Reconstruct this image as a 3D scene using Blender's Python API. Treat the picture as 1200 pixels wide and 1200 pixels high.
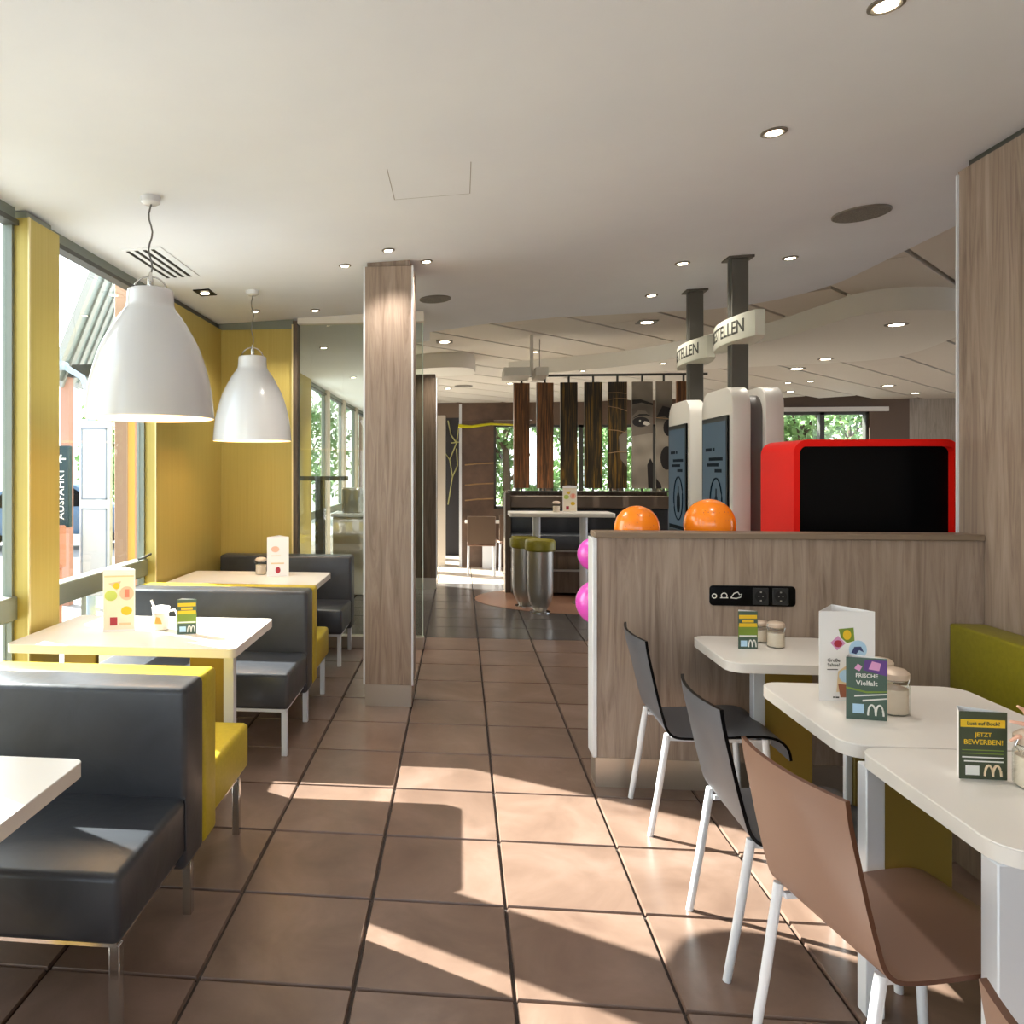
import bpy, bmesh, math, random
from mathutils import Vector, Matrix
random.seed(7)
SC = bpy.context.scene
for o in list(bpy.data.objects): bpy.data.objects.remove(o, do_unlink=True)
COL = SC.collection
PI = math.pi

# ------------------------------------------------------------------ camera
YAW = math.atan((451 - 539.5) / 890.0)
cd = bpy.data.cameras.new('camera')
cam = bpy.data.objects.new('camera', cd); COL.objects.link(cam)
cam.location = (0, 0, 1.53)
cam.rotation_euler = (PI / 2, 0, -YAW)
cd.sensor_fit = 'HORIZONTAL'; cd.sensor_width = 36.0
cd.lens = 890 / 1200 * 36
cd.shift_x = -(451 - 600) / 1200
cd.shift_y = (550 - 600) / 1200
cd.clip_start = 0.05; cd.clip_end = 300
SC.camera = cam

# ------------------------------------------------------------------ sky and sun
W = bpy.data.worlds.new('sky'); SC.world = W; W.use_nodes = True
nt = W.node_tree; nt.nodes.clear()
wo = nt.nodes.new('ShaderNodeOutputWorld'); bg = nt.nodes.new('ShaderNodeBackground')
sky = nt.nodes.new('ShaderNodeTexSky'); sky.sky_type = 'NISHITA'; sky.sun_disc = False
sky.sun_elevation = math.radians(33.7); sky.sun_rotation = math.radians(-63.9)
sky.air_density = 1.0; sky.dust_density = 2.5; sky.ozone_density = 1.0
mixw = nt.nodes.new('ShaderNodeMix'); mixw.data_type = 'RGBA'
mixw.inputs[0].default_value = 0.55
mixw.inputs[7].default_value = (5.7, 6.0, 6.6, 1)
nt.links.new(sky.outputs[0], mixw.inputs[6]); nt.links.new(mixw.outputs[2], bg.inputs[0])
bg.inputs[1].default_value = 0.58
nt.links.new(bg.outputs[0], wo.inputs[0])

sd = bpy.data.lights.new('sun', 'SUN'); sd.energy = 31.0; sd.angle = math.radians(0.5); sd.color = (1.0, 0.98, 0.95)
sun = bpy.data.objects.new('sun', sd); COL.objects.link(sun); sun.location = (-8, 6, 6)
sun_dir = Vector((1.345, -0.66, -1.0)).normalized()
sun.rotation_euler = sun_dir.to_track_quat('-Z', 'Y').to_euler()

SPOT_W = 27.0      # watts of each ceiling downlight
SC.view_settings.view_transform = 'Standard'; SC.view_settings.look = 'None'
SC.view_settings.exposure = 0.36; SC.view_settings.gamma = 1.0
SC.view_settings.use_curve_mapping = False

# ------------------------------------------------------------------ materials
def s2l(c):
    return tuple((v / 12.92 if v <= 0.04045 else ((v + 0.055) / 1.055) ** 2.4) for v in (c[0] / 255, c[1] / 255, c[2] / 255)) + (1,)
MATS = {}
def mat(name, rgb=None, rough=0.5, metal=0.0, emit=None, estr=1.0, spec=0.5, coat=0.0, lin=None):
    if name in MATS: return MATS[name]
    m = bpy.data.materials.new(name); m.use_nodes = True
    b = m.node_tree.nodes['Principled BSDF']
    b.inputs['Base Color'].default_value = lin if lin else s2l(rgb)
    b.inputs['Roughness'].default_value = rough; b.inputs['Metallic'].default_value = metal
    b.inputs['Specular IOR Level'].default_value = spec; b.inputs['Coat Weight'].default_value = coat
    if emit:
        b.inputs['Emission Color'].default_value = s2l(emit); b.inputs['Emission Strength'].default_value = estr
    MATS[name] = m; return m
def nodes(m): return m.node_tree.nodes, m.node_tree.links, m.node_tree.nodes['Principled BSDF']
def ramp_noise(m, scale, stops, detail=4.0, rough=0.6, nscale=4.0, dist=0.0, bump=0.0, objvar=0.0):
    N, L, b = nodes(m)
    tc = N.new('ShaderNodeTexCoord'); mp = N.new('ShaderNodeMapping'); mp.inputs['Scale'].default_value = scale
    nz = N.new('ShaderNodeTexNoise'); nz.inputs['Scale'].default_value = nscale; nz.inputs['Detail'].default_value = detail
    nz.inputs['Roughness'].default_value = rough; nz.inputs['Distortion'].default_value = dist
    rp = N.new('ShaderNodeValToRGB'); e = rp.color_ramp.elements
    while len(e) < len(stops): e.new(0.5)
    for k, (p, c) in enumerate(stops): e[k].position = p; e[k].color = s2l(c)
    L.new(tc.outputs['Object'], mp.inputs['Vector'])
    if objvar:
        oi = N.new('ShaderNodeObjectInfo'); sc = N.new('ShaderNodeVectorMath'); sc.operation = 'SCALE'
        cx = N.new('ShaderNodeCombineXYZ'); mu = N.new('ShaderNodeMath'); mu.operation = 'MULTIPLY'; mu.inputs[1].default_value = 37.0
        L.new(oi.outputs['Random'], mu.inputs[0])
        for k in range(3): L.new(mu.outputs[0], cx.inputs[k])
        ad = N.new('ShaderNodeVectorMath'); ad.operation = 'ADD'
        L.new(mp.outputs[0], ad.inputs[0]); L.new(cx.outputs[0], ad.inputs[1]); L.new(ad.outputs[0], nz.inputs['Vector'])
    else: L.new(mp.outputs[0], nz.inputs['Vector'])
    L.new(nz.outputs['Fac'], rp.inputs['Fac'])
    out = rp.outputs['Color']
    if objvar:
        hv = N.new('ShaderNodeHueSaturation'); mr = N.new('ShaderNodeMapRange')
        mr.inputs['To Min'].default_value = 1 - objvar; mr.inputs['To Max'].default_value = 1 + objvar
        L.new(oi.outputs['Random'], mr.inputs['Value']); L.new(mr.outputs[0], hv.inputs['Value']); L.new(out, hv.inputs['Color']); out = hv.outputs['Color']
    L.new(out, b.inputs['Base Color'])
    if bump:
        bp = N.new('ShaderNodeBump'); bp.inputs['Strength'].default_value = bump; bp.inputs['Distance'].default_value = 0.01
        L.new(nz.outputs['Fac'], bp.inputs['Height']); L.new(bp.outputs['Normal'], b.inputs['Normal'])
    return m
def wood(name, stops, rough=0.45):
    m = mat(name, stops[1][1], rough)
    return ramp_noise(m, (7.5, 7.5, 0.5), stops, detail=7, rough=0.62, nscale=2.6, dist=1.5, bump=0.08)
M_wood = wood('grey_oak_laminate', [(0.25, (108, 90, 77)), (0.48, (143, 124, 109)), (0.75, (166, 148, 133))])
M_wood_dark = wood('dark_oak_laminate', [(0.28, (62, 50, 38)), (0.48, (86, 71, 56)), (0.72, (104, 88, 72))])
M_tile = ramp_noise(mat('terracotta_tile', (150, 112, 92), 0.3), (1, 1, 1), [(0.3, (94, 74, 63)), (0.5, (109, 88, 76)), (0.7, (123, 102, 91))], detail=6, nscale=3.2, dist=0.6, objvar=0.06)
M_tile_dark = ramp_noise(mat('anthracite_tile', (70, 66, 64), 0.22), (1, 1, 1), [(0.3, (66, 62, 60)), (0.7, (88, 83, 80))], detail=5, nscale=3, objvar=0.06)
M_tile_light = ramp_noise(mat('sand_tile', (190, 165, 145), 0.3), (1, 1, 1), [(0.3, (158, 144, 130)), (0.7, (184, 170, 156))], detail=5, nscale=3, objvar=0.05)
M_grout = mat('dark_grout', (52, 42, 38), 0.85)
M_ceil = ramp_noise(mat('ceiling_paint', (228, 225, 219), 0.8), (1, 1, 1), [(0.3, (217, 219, 224)), (0.7, (223, 225, 229))], nscale=1.2)
M_panel = mat('metal_ceiling_panel', (212, 204, 192), 0.6)
M_soffit = mat('soffit_paint', (226, 222, 212), 0.7)
M_black = mat('black_void', (8, 8, 8), 0.7)
M_gold = ramp_noise(mat('gold_anodised_sheet', (200, 160, 50), 0.48, 0.35), (40, 40, 0.6), [(0.3, (180, 160, 84)), (0.7, (187, 167, 92))], nscale=2.0)
M_gold_edge = mat('pale_gold_edge', (222, 205, 150), 0.35, 0.5)
M_gold_board = mat('gold_board', (138, 114, 46), 0.45, 0.25)
M_leather = ramp_noise(mat('black_leatherette', (40, 41, 45), 0.36, spec=0.6), (1, 1, 1), [(0.3, (46, 48, 53)), (0.7, (55, 57, 62))], nscale=5, dist=1.2, detail=3, bump=0.22)
M_yellow = ramp_noise(mat('mustard_leatherette', (196, 164, 34), 0.4), (1, 1, 1), [(0.3, (178, 156, 30)), (0.7, (190, 168, 42))], nscale=50, bump=0.04)
M_olive = ramp_noise(mat('olive_leatherette', (142, 132, 18), 0.42), (1, 1, 1), [(0.3, (118, 109, 10)), (0.7, (130, 121, 18))], nscale=50, bump=0.04)
M_white = mat('white_laminate', (226, 221, 214), 0.3)
M_edge = mat('pale_table_edge', (220, 214, 206), 0.45)
M_steel_w = mat('white_steel', (214, 216, 220), 0.35, 0.1)
M_steel = mat('brushed_steel', (176, 172, 166), 0.32, 0.9)
M_steel_kick = mat('steel_kick_plate', (176, 164, 150), 0.3, 0.75)
M_chrome = mat('chrome', (210, 208, 205), 0.15, 1.0)
M_chair_b = mat('charcoal_shell', (82, 84, 90), 0.4)
M_chair_br = mat('brown_shell', (130, 100, 84), 0.42)
M_chair_edge = mat('brown_shell_edge', (84, 48, 28), 0.5)
M_lamp = mat('white_lacquer', (208, 208, 210), 0.22, coat=0.3)
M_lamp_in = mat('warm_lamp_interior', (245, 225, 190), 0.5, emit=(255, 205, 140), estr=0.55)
M_cord = mat('grey_cord', (98, 96, 94), 0.6)
M_frame = mat('grey_green_frame', (128, 134, 124), 0.45, 0.3)
M_frame_dk = mat('dark_frame', (64, 64, 58), 0.5)
M_post_tan = mat('tan_post', (150, 118, 94), 0.6)
M_red = mat('red_lacquer', (228, 22, 12), 0.55, spec=0.2)
M_screen_blk = mat('black_gloss', (5, 5, 6), 0.3, spec=0.12)
M_kiosk = mat('kiosk_white', (216, 212, 203), 0.4)
M_kiosk_core = mat('kiosk_core', (92, 88, 84), 0.5)
M_post = mat('grey_post', (96, 93, 86), 0.4, 0.4)
M_sign = mat('sign_pale_green', (206, 206, 190), 0.5)
M_ink = mat('dark_ink', (58, 58, 50), 0.6)
M_orange = mat('orange_balloon', (255, 138, 24), 0.22, coat=0.4)
M_pink = mat('pink_balloon', (226, 84, 196), 0.22, coat=0.4)
M_light = mat('lamp_glow', (255, 240, 215), 0.5, emit=(255, 236, 205), estr=14.0)
M_ring = mat('light_ring', (128, 122, 112), 0.4, 0.5)
M_spk = ramp_noise(mat('speaker_mesh', (112, 106, 96), 0.7), (1, 1, 1), [(0.4, (96, 90, 82)), (0.6, (124, 118, 108))], nscale=180)
M_screen = mat('kiosk_screen', (22, 30, 38), 0.35, emit=(50, 72, 86), estr=0.55, spec=0.15)
M_screen_dk = mat('kiosk_screen_print', (22, 32, 40), 0.7, spec=0.05)
M_paper = mat('white_card', (238, 235, 232), 0.6)
M_cgreen = mat('card_dark_green', (66, 74, 52), 0.5)
M_cteal = mat('card_slate_green', (74, 96, 84), 0.5)
M_cyel = mat('print_yellow', (232, 190, 40), 0.5)
M_cwhite = mat('print_white', (232, 230, 222), 0.5)
M_cpurple = mat('print_purple', (96, 60, 130), 0.5)
M_cpink = mat('print_pink', (214, 150, 190), 0.5)
M_cred = mat('print_red', (168, 44, 60), 0.5)
M_corange = mat('print_orange', (224, 150, 70), 0.5)
M_cgrn = mat('print_leaf', (122, 146, 52), 0.5)
M_cblue = mat('print_pale_blue', (178, 212, 236), 0.5)
M_cnavy = mat('print_navy', (56, 66, 110), 0.5)
M_cpeach = mat('print_peach', (240, 186, 160), 0.5)
M_ctan = mat('print_tan', (226, 200, 158), 0.5)
M_cbrown = mat('print_brown', (152, 92, 66), 0.5)
M_sugar = mat('sugar', (226, 208, 190), 0.8)
M_lidm = mat('jar_lid', (206, 186, 166), 0.4, 0.2)
M_wall_w = mat('wall_paint', (196, 186, 172), 0.8)
M_wall_br = mat('brown_wall', (96, 76, 60), 0.6)
M_leafA = ramp_noise(mat('leaf', (96, 132, 66), 0.6), (1, 1, 1), [(0.3, (84, 122, 70)), (0.7, (150, 178, 112))], nscale=2.0)
M_bark = mat('bark', (90, 74, 58), 0.9)
M_pave = ramp_noise(mat('pale_paving', (196, 192, 186), 0.8), (1, 1, 1), [(0.3, (132, 131, 130)), (0.7, (150, 149, 148))], nscale=0.8)
def glassy(name, tint=(0.94, 0.97, 0.95), ior=1.5, boost=1.0):
    m = bpy.data.materials.new(name); m.use_nodes = True; N = m.node_tree.nodes; L = m.node_tree.links; N.clear()
    o = N.new('ShaderNodeOutputMaterial'); mx = N.new('ShaderNodeMixShader'); t = N.new('ShaderNodeBsdfTransparent')
    g = N.new('ShaderNodeBsdfGlossy'); g.inputs['Roughness'].default_value = 0.0
    f = N.new('ShaderNodeFresnel'); f.inputs['IOR'].default_value = ior
    t.inputs['Color'].default_value = tint + (1,)
    ge = N.new('ShaderNodeNewGeometry'); iv = N.new('ShaderNodeMath'); iv.operation = 'SUBTRACT'; iv.inputs[0].default_value = 1.0
    mu = N.new('ShaderNodeMath'); mu.operation = 'MULTIPLY'      # reflect at the outer faces only, no false total reflection inside the pane
    L.new(ge.outputs['Backfacing'], iv.inputs[1]); L.new(f.outputs[0], mu.inputs[0]); L.new(iv.outputs[0], mu.inputs[1])
    L.new(mu.outputs[0], mx.inputs[0]); L.new(t.outputs[0], mx.inputs[1]); L.new(g.outputs[0], mx.inputs[2]); L.new(mx.outputs[0], o.inputs[0])
    return m
M_glass = glassy('window_glass'); M_glass2 = glassy('screen_glass', (0.88, 0.92, 0.88), 1.7); M_jar = glassy('jar_glass', (0.93, 0.95, 0.93), 1.45)

# ------------------------------------------------------------------ mesh helpers
class MB:
    def __init__(s): s.bm = bmesh.new()
    def add(s, tb, mtx=None):
        if mtx is not None: bmesh.ops.transform(tb, matrix=mtx, verts=tb.verts)
        me = bpy.data.meshes.new('tmp'); tb.to_mesh(me); tb.free(); s.bm.from_mesh(me); bpy.data.meshes.remove(me); return s
    def box(s, x0, y0, z0, x1, y1, z1, bev=0.0, seg=1, mtx=None):
        tb = bmesh.new(); bmesh.ops.create_cube(tb, size=1)
        for v in tb.verts: v.co = Vector(((x0 + x1) / 2 + v.co.x * (x1 - x0), (y0 + y1) / 2 + v.co.y * (y1 - y0), (z0 + z1) / 2 + v.co.z * (z1 - z0)))
        if bev: bmesh.ops.bevel(tb, geom=list(tb.edges), offset=bev, segments=seg, affect='EDGES', profile=0.5)
        return s.add(tb, mtx)
    def lathe(s, prof, n=24, c=(0, 0, 0), cap0=True, cap1=True):
        tb = bmesh.new(); rings = []
        for r, z in prof:
            rings.append([tb.verts.new((c[0] + r * math.cos(2 * PI * k / n), c[1] + r * math.sin(2 * PI * k / n), c[2] + z)) for k in range(n)])
        for a, b in zip(rings, rings[1:]):
            for k in range(n): tb.faces.new((a[k], a[(k + 1) % n], b[(k + 1) % n], b[k]))
        if cap0: tb.faces.new(rings[0][::-1])
        if cap1: tb.faces.new(rings[-1])
        return s.add(tb)
    def tube(s, pts, r, n=8, cap=True):
        pts = [Vector(p) for p in pts]; tb = bmesh.new(); rings = []
        rr = r if isinstance(r, (list, tuple)) else [r] * len(pts)
        for i, p in enumerate(pts):
            d = (pts[min(i + 1, len(pts) - 1)] - pts[max(i - 1, 0)]).normalized()
            u = d.cross(Vector((0, 0, 1))) if abs(d.z) < 0.95 else d.cross(Vector((0, 1, 0)))
            u.normalize(); w = d.cross(u)
            rings.append([tb.verts.new(p + (u * math.cos(2 * PI * k / n + PI / n) + w * math.sin(2 * PI * k / n + PI / n)) * rr[i]) for k in range(n)])
        for a, b in zip(rings, rings[1:]):
            for k in range(n): tb.faces.new((a[k], b[k], b[(k + 1) % n], a[(k + 1) % n]))
        if cap: tb.faces.new(rings[0]); tb.faces.new(rings[-1][::-1])
        bmesh.ops.recalc_face_normals(tb, faces=tb.faces)
        return s.add(tb)
    def prism(s, poly, z0, z1, bev=0.0, mtx=None, seg=2):
        tb = bmesh.new(); a = [tb.verts.new((x, y, z0)) for x, y in poly]; b = [tb.verts.new((x, y, z1)) for x, y in poly]
        n = len(poly); tb.faces.new(a[::-1]); tb.faces.new(b)
        for k in range(n): tb.faces.new((a[k], a[(k + 1) % n], b[(k + 1) % n], b[k]))
        bmesh.ops.recalc_face_normals(tb, faces=tb.faces)
        if bev: bmesh.ops.bevel(tb, geom=[e for e in tb.edges if abs(e.verts[0].co.z - e.verts[1].co.z) < 1e-6], offset=bev, segments=seg, affect='EDGES', profile=0.5)
        return s.add(tb, mtx)
    def ball(s, c, r, sx=1, sy=1, sz=1, u=24, v=16):
        tb = bmesh.new(); bmesh.ops.create_uvsphere(tb, u_segments=u, v_segments=v, radius=r)
        for w in tb.verts: w.co = Vector((c[0] + w.co.x * sx, c[1] + w.co.y * sy, c[2] + w.co.z * sz))
        return s.add(tb)
    def poly(s, pts):
        tb = bmesh.new(); tb.faces.new([tb.verts.new(p) for p in pts]); return s.add(tb)
    def grid(s, G, close=False):
        tb = bmesh.new(); V = [[tb.verts.new(p) for p in row] for row in G]
        for a, b in zip(V, V[1:]):
            for k in range(len(a) - 1): tb.faces.new((a[k], a[k + 1], b[k + 1], b[k]))
        return s.add(tb)
def rrect(x0, y0, x1, y1, r, n=5):
    P = []
    for cx, cy, a in ((x1 - r, y1 - r, 0), (x0 + r, y1 - r, 90), (x0 + r, y0 + r, 180), (x1 - r, y0 + r, 270)):
        for k in range(n + 1):
            t = math.radians(a + 90 * k / n); P.append((cx + r * math.cos(t), cy + r * math.sin(t)))
    return P
def link(name, mb, material, parent=None, world=False, smooth=True, loc=None):
    me = bpy.data.meshes.new(name)
    mb.bm.to_mesh(me); mb.bm.free()
    if world and parent is not None:
        off = parent.matrix_world.translation if parent.parent is None else parent.parent.location + parent.location
        p = parent; t = Vector((0, 0, 0))
        while p is not None: t += p.location; p = p.parent
        me.transform(Matrix.Translation(-t))
    if smooth:
        me.shade_smooth(); me.set_sharp_from_angle(angle=math.radians(38))
    if isinstance(material, (list, tuple)):
        for m in material: me.materials.append(m)
    else: me.materials.append(material)
    o = bpy.data.objects.new(name, me); COL.objects.link(o)
    if parent is not None: o.parent = parent
    if loc is not None: o.location = loc
    return o
def recenter(o):
    """put a top-level mesh's origin at the foot of its bounds"""
    me = o.data; xs = [v.co.x for v in me.vertices]; ys = [v.co.y for v in me.vertices]; zs = [v.co.z for v in me.vertices]
    t = Vector(((min(xs) + max(xs)) / 2, (min(ys) + max(ys)) / 2, min(zs)))
    me.transform(Matrix.Translation(-t)); o.location = o.location + t
def struct(name, mb, material, smooth=True, label=None):
    o = link(name, mb, material, smooth=smooth); o['kind'] = 'structure'
    if label: o['label'] = label
    return o
def thing(name, label, cat, loc=(0, 0, 0), rz=0.0, group=None):
    o = bpy.data.objects.new(name, None); COL.objects.link(o); o.empty_display_size = 0.1
    o.location = loc; o.rotation_euler = (0, 0, rz); o['label'] = label; o['category'] = cat
    if group: o['group'] = group
    return o
def tag(o, label, cat, group=None):
    o['label'] = label; o['category'] = cat
    if group: o['group'] = group
    return o
def dup(root, loc, rz=None, label=None, group=None, name=None):
    def cp(o, par):
        c = o.copy(); COL.objects.link(c)
        if par is not None: c.parent = par
        for ch in o.children: cp(ch, c)
        return c
    r = cp(root, None); r.location = loc
    if rz is not None: r.rotation_euler = (0, 0, rz)
    if label: r['label'] = label
    if group: r['group'] = group
    return r
def text_mb(body, size, extrude=0.0004, align='CENTER', xscale=1.0, shear=0.0, bold=0.0):
    cu = bpy.data.curves.new('txt', 'FONT'); cu.body = body; cu.size = size; cu.extrude = extrude; cu.align_x = align; cu.align_y = 'CENTER'
    cu.resolution_u = 2; cu.offset = bold; cu.shear = shear
    ob = bpy.data.objects.new('txt', cu); COL.objects.link(ob)
    dg = bpy.context.evaluated_depsgraph_get(); me = bpy.data.meshes.new_from_object(ob.evaluated_get(dg))
    mb = MB(); mb.bm.from_mesh(me)
    for v in mb.bm.verts: v.co.x *= xscale
    bpy.data.objects.remove(ob); bpy.data.curves.remove(cu); bpy.data.meshes.remove(me)
    return mb
def xf(mb, m): bmesh.ops.transform(mb.bm, matrix=m, verts=mb.bm.verts); return mb
UPX = Matrix.Rotation(PI / 2, 4, 'X')          # flat XY text -> upright, facing -Y
CZ = lambda x: 2.897 + 0.0457 * x               # underside of the gently sloping plaster ceiling

# ------------------------------------------------------------------ floor
XW = -2.18
mb = MB(); mb.box(-3.0, -3.5, -0.25, 14.2, 18.4, -0.012)
floor = struct('floor', mb, M_grout, smooth=False)
P = 0.4715; gap = 0.0045
def tile_mesh(m, name, sx=P, sy=P):
    hx, hy, b = sx / 2 - gap, sy / 2 - gap, 0.004
    mbt = MB(); T = [(-hx + b, -hy + b, 0), (hx - b, -hy + b, 0), (hx - b, hy - b, 0), (-hx + b, hy - b, 0)]
    B = [(-hx, -hy, -0.011), (hx, -hy, -0.011), (hx, hy, -0.011), (-hx, hy, -0.011)]
    mbt.poly(T)
    for k in range(4): mbt.poly([B[k], B[(k + 1) % 4], T[(k + 1) % 4], T[k]])
    bmesh.ops.remove_doubles(mbt.bm, verts=mbt.bm.verts, dist=1e-5)
    me = bpy.data.meshes.new(name); mbt.bm.to_mesh(me); mbt.bm.free(); me.materials.append(m); return me
TM = tile_mesh(M_tile, 'tile'); TD = tile_mesh(M_tile_dark, 'dark_tile'); TL = tile_mesh(M_tile_light, 'sand_tile')
y_edge = 2.216 + P * 10
isl_c, isl_r = (1.15, 8.75), (0.95, 0.95)
nt_ = 0
for j in range(-6, 10):
    for i in range(-5, 6):
        x = 0.158 + (i + 0.5) * P; y = 2.216 + (j + 0.5) * P
        if x < -2.6 or x > 2.6: continue
        o = bpy.data.objects.new('tile', TM); COL.objects.link(o); o.parent = floor; o.location = (x, y, 0)
        o.rotation_euler = (0, 0, random.choice((0, 1, 2, 3)) * PI / 2); nt_ += 1
def curve_far(x): return 10.0 - 0.05 * (x - 0.2) ** 2
far_lt = MB()
for j in range(10, 17):
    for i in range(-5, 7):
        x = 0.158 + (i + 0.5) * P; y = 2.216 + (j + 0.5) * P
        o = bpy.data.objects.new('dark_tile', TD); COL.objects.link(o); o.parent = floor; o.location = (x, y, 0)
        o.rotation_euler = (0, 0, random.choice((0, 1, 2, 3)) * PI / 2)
for j in range(17, 34):
    for i in range(-5, 29):
        x = 0.158 + (i + 0.5) * P; y = 2.216 + (j + 0.5) * P; h = P / 2 - gap
        far_lt.poly([(x - h, y - h, 0), (x + h, y - h, 0), (x + h, y + h, 0), (x - h, y + h, 0)])
for j in range(4, 17):
    for i in range(7 if j >= 10 else 6, 29):
        x = 0.158 + (i + 0.5) * P; y = 2.216 + (j + 0.5) * P; h = P / 2 - gap
        far_lt.poly([(x - h, y - h, 0), (x + h, y - h, 0), (x + h, y + h, 0), (x - h, y + h, 0)])
o = link('distant_tiles', far_lt, M_tile_light, floor, smooth=False); o['kind'] = 'stuff'
# round sand coloured inlay under the bar table
mb = MB(); mb.prism([(1.55 + 1.38 * math.cos(2 * PI * k / 48), 9.05 + 0.92 * math.sin(2 * PI * k / 48)) for k in range(48)], 0.0005, 0.004)
o = link('round_inlay', mb, mat('inlay_terracotta', (150, 112, 90), 0.3), floor); o['label'] = 'round terracotta floor inlay'

# ------------------------------------------------------------------ plaster ceiling
edge = [(-2.22, -3.3), (3.05, -3.3), (3.05, 6.3)] + [(2.15 + 0.9 * math.cos(t), 6.3 + 0.96 * math.sin(t)) for t in [k * PI / 16 for k in range(1, 9)]] + [(0.9, 7.15), (0.2, 7.27), (-0.3, 7.5), (-0.32, 8.0), (-0.9, 8.2), (-0.9, 18.2), (-2.22, 18.2)]
mb = MB(); tb = bmesh.new()
a = [tb.verts.new((x, y, CZ(x))) for x, y in edge]; b = [tb.verts.new((x, y, 3.5)) for x, y in edge]
tb.faces.new(a[::-1]); tb.faces.new(b)
for k in range(len(edge)): tb.faces.new((a[k], a[(k + 1) % len(edge)], b[(k + 1) % len(edge)], b[k]))
bmesh.ops.recalc_face_normals(tb, faces=tb.faces); mb.add(tb)
ceiling = struct('ceiling', mb, M_ceil, smooth=False)
# access hatch outline
mb = MB()
hx0, hx1, hy0, hy1 = -0.33, 0.045, 3.40, 3.79
for (x0, y0, x1, y1) in ((hx0, hy0, hx0 + 0.004, hy1), (hx1, hy0, hx1 + 0.004, hy1), (hx0, hy1, hx1, hy1 + 0.004)):
    mb.poly([(x0, y0, CZ(x0) - 0.001), (x0, y1, CZ(x0) - 0.001), (x1, y1, CZ(x1) - 0.001), (x1, y0, CZ(x1) - 0.001)])
link('access_hatch', mb, mat('hatch_gap', (150, 147, 140), 0.8), ceiling, smooth=False)
# metal panel ceiling over the rear area, turned 48 degrees
ZP = 3.10
az = math.radians(42.4); dd = Vector((math.sin(az), math.cos(az), 0)); nn = Vector((dd.y, -dd.x, 0))
mb = MB(); mb.box(-2.2, 3.0, ZP + 0.12, 14.2, 18.4, ZP + 0.3)
ceil2 = struct('ceiling_2', mb, M_black, smooth=False)
PW, PL = 0.755, 2.2
mbp = MB(); g2 = 0.022
mbp.box(-PL / 2 + 0.004, -PW / 2 + g2, 0, PL / 2 - 0.004, PW / 2 - g2, 0.05)
me_p = bpy.data.meshes.new('ceiling_panel'); mbp.bm.to_mesh(me_p); mbp.bm.free(); me_p.materials.append(M_panel)
far_panels = MB()
for a_ in range(-20, 12):
    for b_ in range(-3, 12):
        c = nn * (-1.55 - 0.3775 + PW * a_) + dd * (1.1 + PL * b_ + (0.7 if a_ % 2 else 0))
        if c.x < -1.9 or c.x > 13.6 or c.y < 3.4 or c.y > 18.0: continue
        if c.x < 2.2 and c.y < 6.6: continue
        o = bpy.data.objects.new('ceiling_panel', me_p); COL.objects.link(o); o.parent = ceil2
        o.location = (c.x, c.y, ZP); o.rotation_euler = (0, 0, math.atan2(dd.y, dd.x))
# dropped curved soffit
front = [(0.7, 11.25), (1.212, 10.964), (1.854, 10.568), (2.405, 10.042), (2.87, 9.164), (3.276, 8.495), (3.433, 7.679), (3.507, 7.194), (3.688, 6.99), (3.94, 6.944), (4.278, 7.049), (4.75, 7.6)]
def smooth_pts(p, n=4):
    out = []
    for i in range(len(p) - 1):
        p0 = p[max(i - 1, 0)]; p1 = p[i]; p2 = p[i + 1]; p3 = p[min(i + 2, len(p) - 1)]
        for k in range(n):
            t = k / n
            out.append(tuple(0.5 * ((2 * p1[d]) + (-p0[d] + p2[d]) * t + (2 * p0[d] - 5 * p1[d] + 4 * p2[d] - p3[d]) * t * t + (-p0[d] + 3 * p1[d] - 3 * p2[d] + p3[d]) * t ** 3) for d in (0, 1)))
    return out + [p[-1]]
back = [(5.106, 8.413), (5.28, 9.276), (5.249, 9.947), (4.804, 10.28), (3.868, 10.596), (2.5, 11.1), (1.0, 11.7)]
mb = MB(); mb.prism(smooth_pts(front) + smooth_pts(back), 2.90, ZP + 0.02)
struct('trim_1', mb, M_soffit, label='dropped ceiling soffit with a wavy front edge')
mb = MB(); mb.prism(smooth_pts([(-0.75, 10.5), (-0.3, 10.25), (0.1, 10.3), (0.2, 10.7), (0.15, 11.1), (-0.4, 11.2), (-0.75, 11.1)]), 2.90, ZP + 0.02)
struct('trim_2', mb, M_soffit, label='small dropped soffit above the far dark column')

# ------------------------------------------------------------------ left window wall
def pilaster(n, y0, y1, xr=-2.08):
    h = CZ(xr) - 0.05
    mb = MB(); mb.box(-2.20, y0, 0, xr, y1, h, 0.004)
    o = struct('trim_%d' % n, mb, M_gold, label='gold pilaster between the windows')
    mb = MB(); mb.box(xr - 0.004, y0 - 0.002, 0, xr + 0.003, y0 + 0.012, h); e = link('edge_strip', mb, M_gold_edge, o); e['label'] = 'pale polished corner strip'
    mb = MB(); mb.box(-2.20, y0 + 0.03, h, xr - 0.03, y1 - 0.03, CZ(-2.3)); link('shadow_gap', mb, M_frame, o)
    return o
pil = [(-2.6, -2.3), (-1.3, -1.0), (-0.1, 0.2), (1.1, 1.4), (2.29, 2.65), (3.49, 3.775)]
for k, (y0, y1) in enumerate(pil): pilaster(3 + k, y0, y1)
mb = MB(); mb.box(-2.20, 5.03, 0, -2.08, 6.47, CZ(-2.08) - 0.05, 0.004)
wl = struct('wall_left', mb, M_gold, label='gold sheet wall beside the last booth')
mb = MB(); mb.box(-2.084, 5.028, 0, -2.077, 5.042, CZ(-2.08) - 0.05); link('edge_strip', mb, M_gold_edge, wl)
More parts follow.
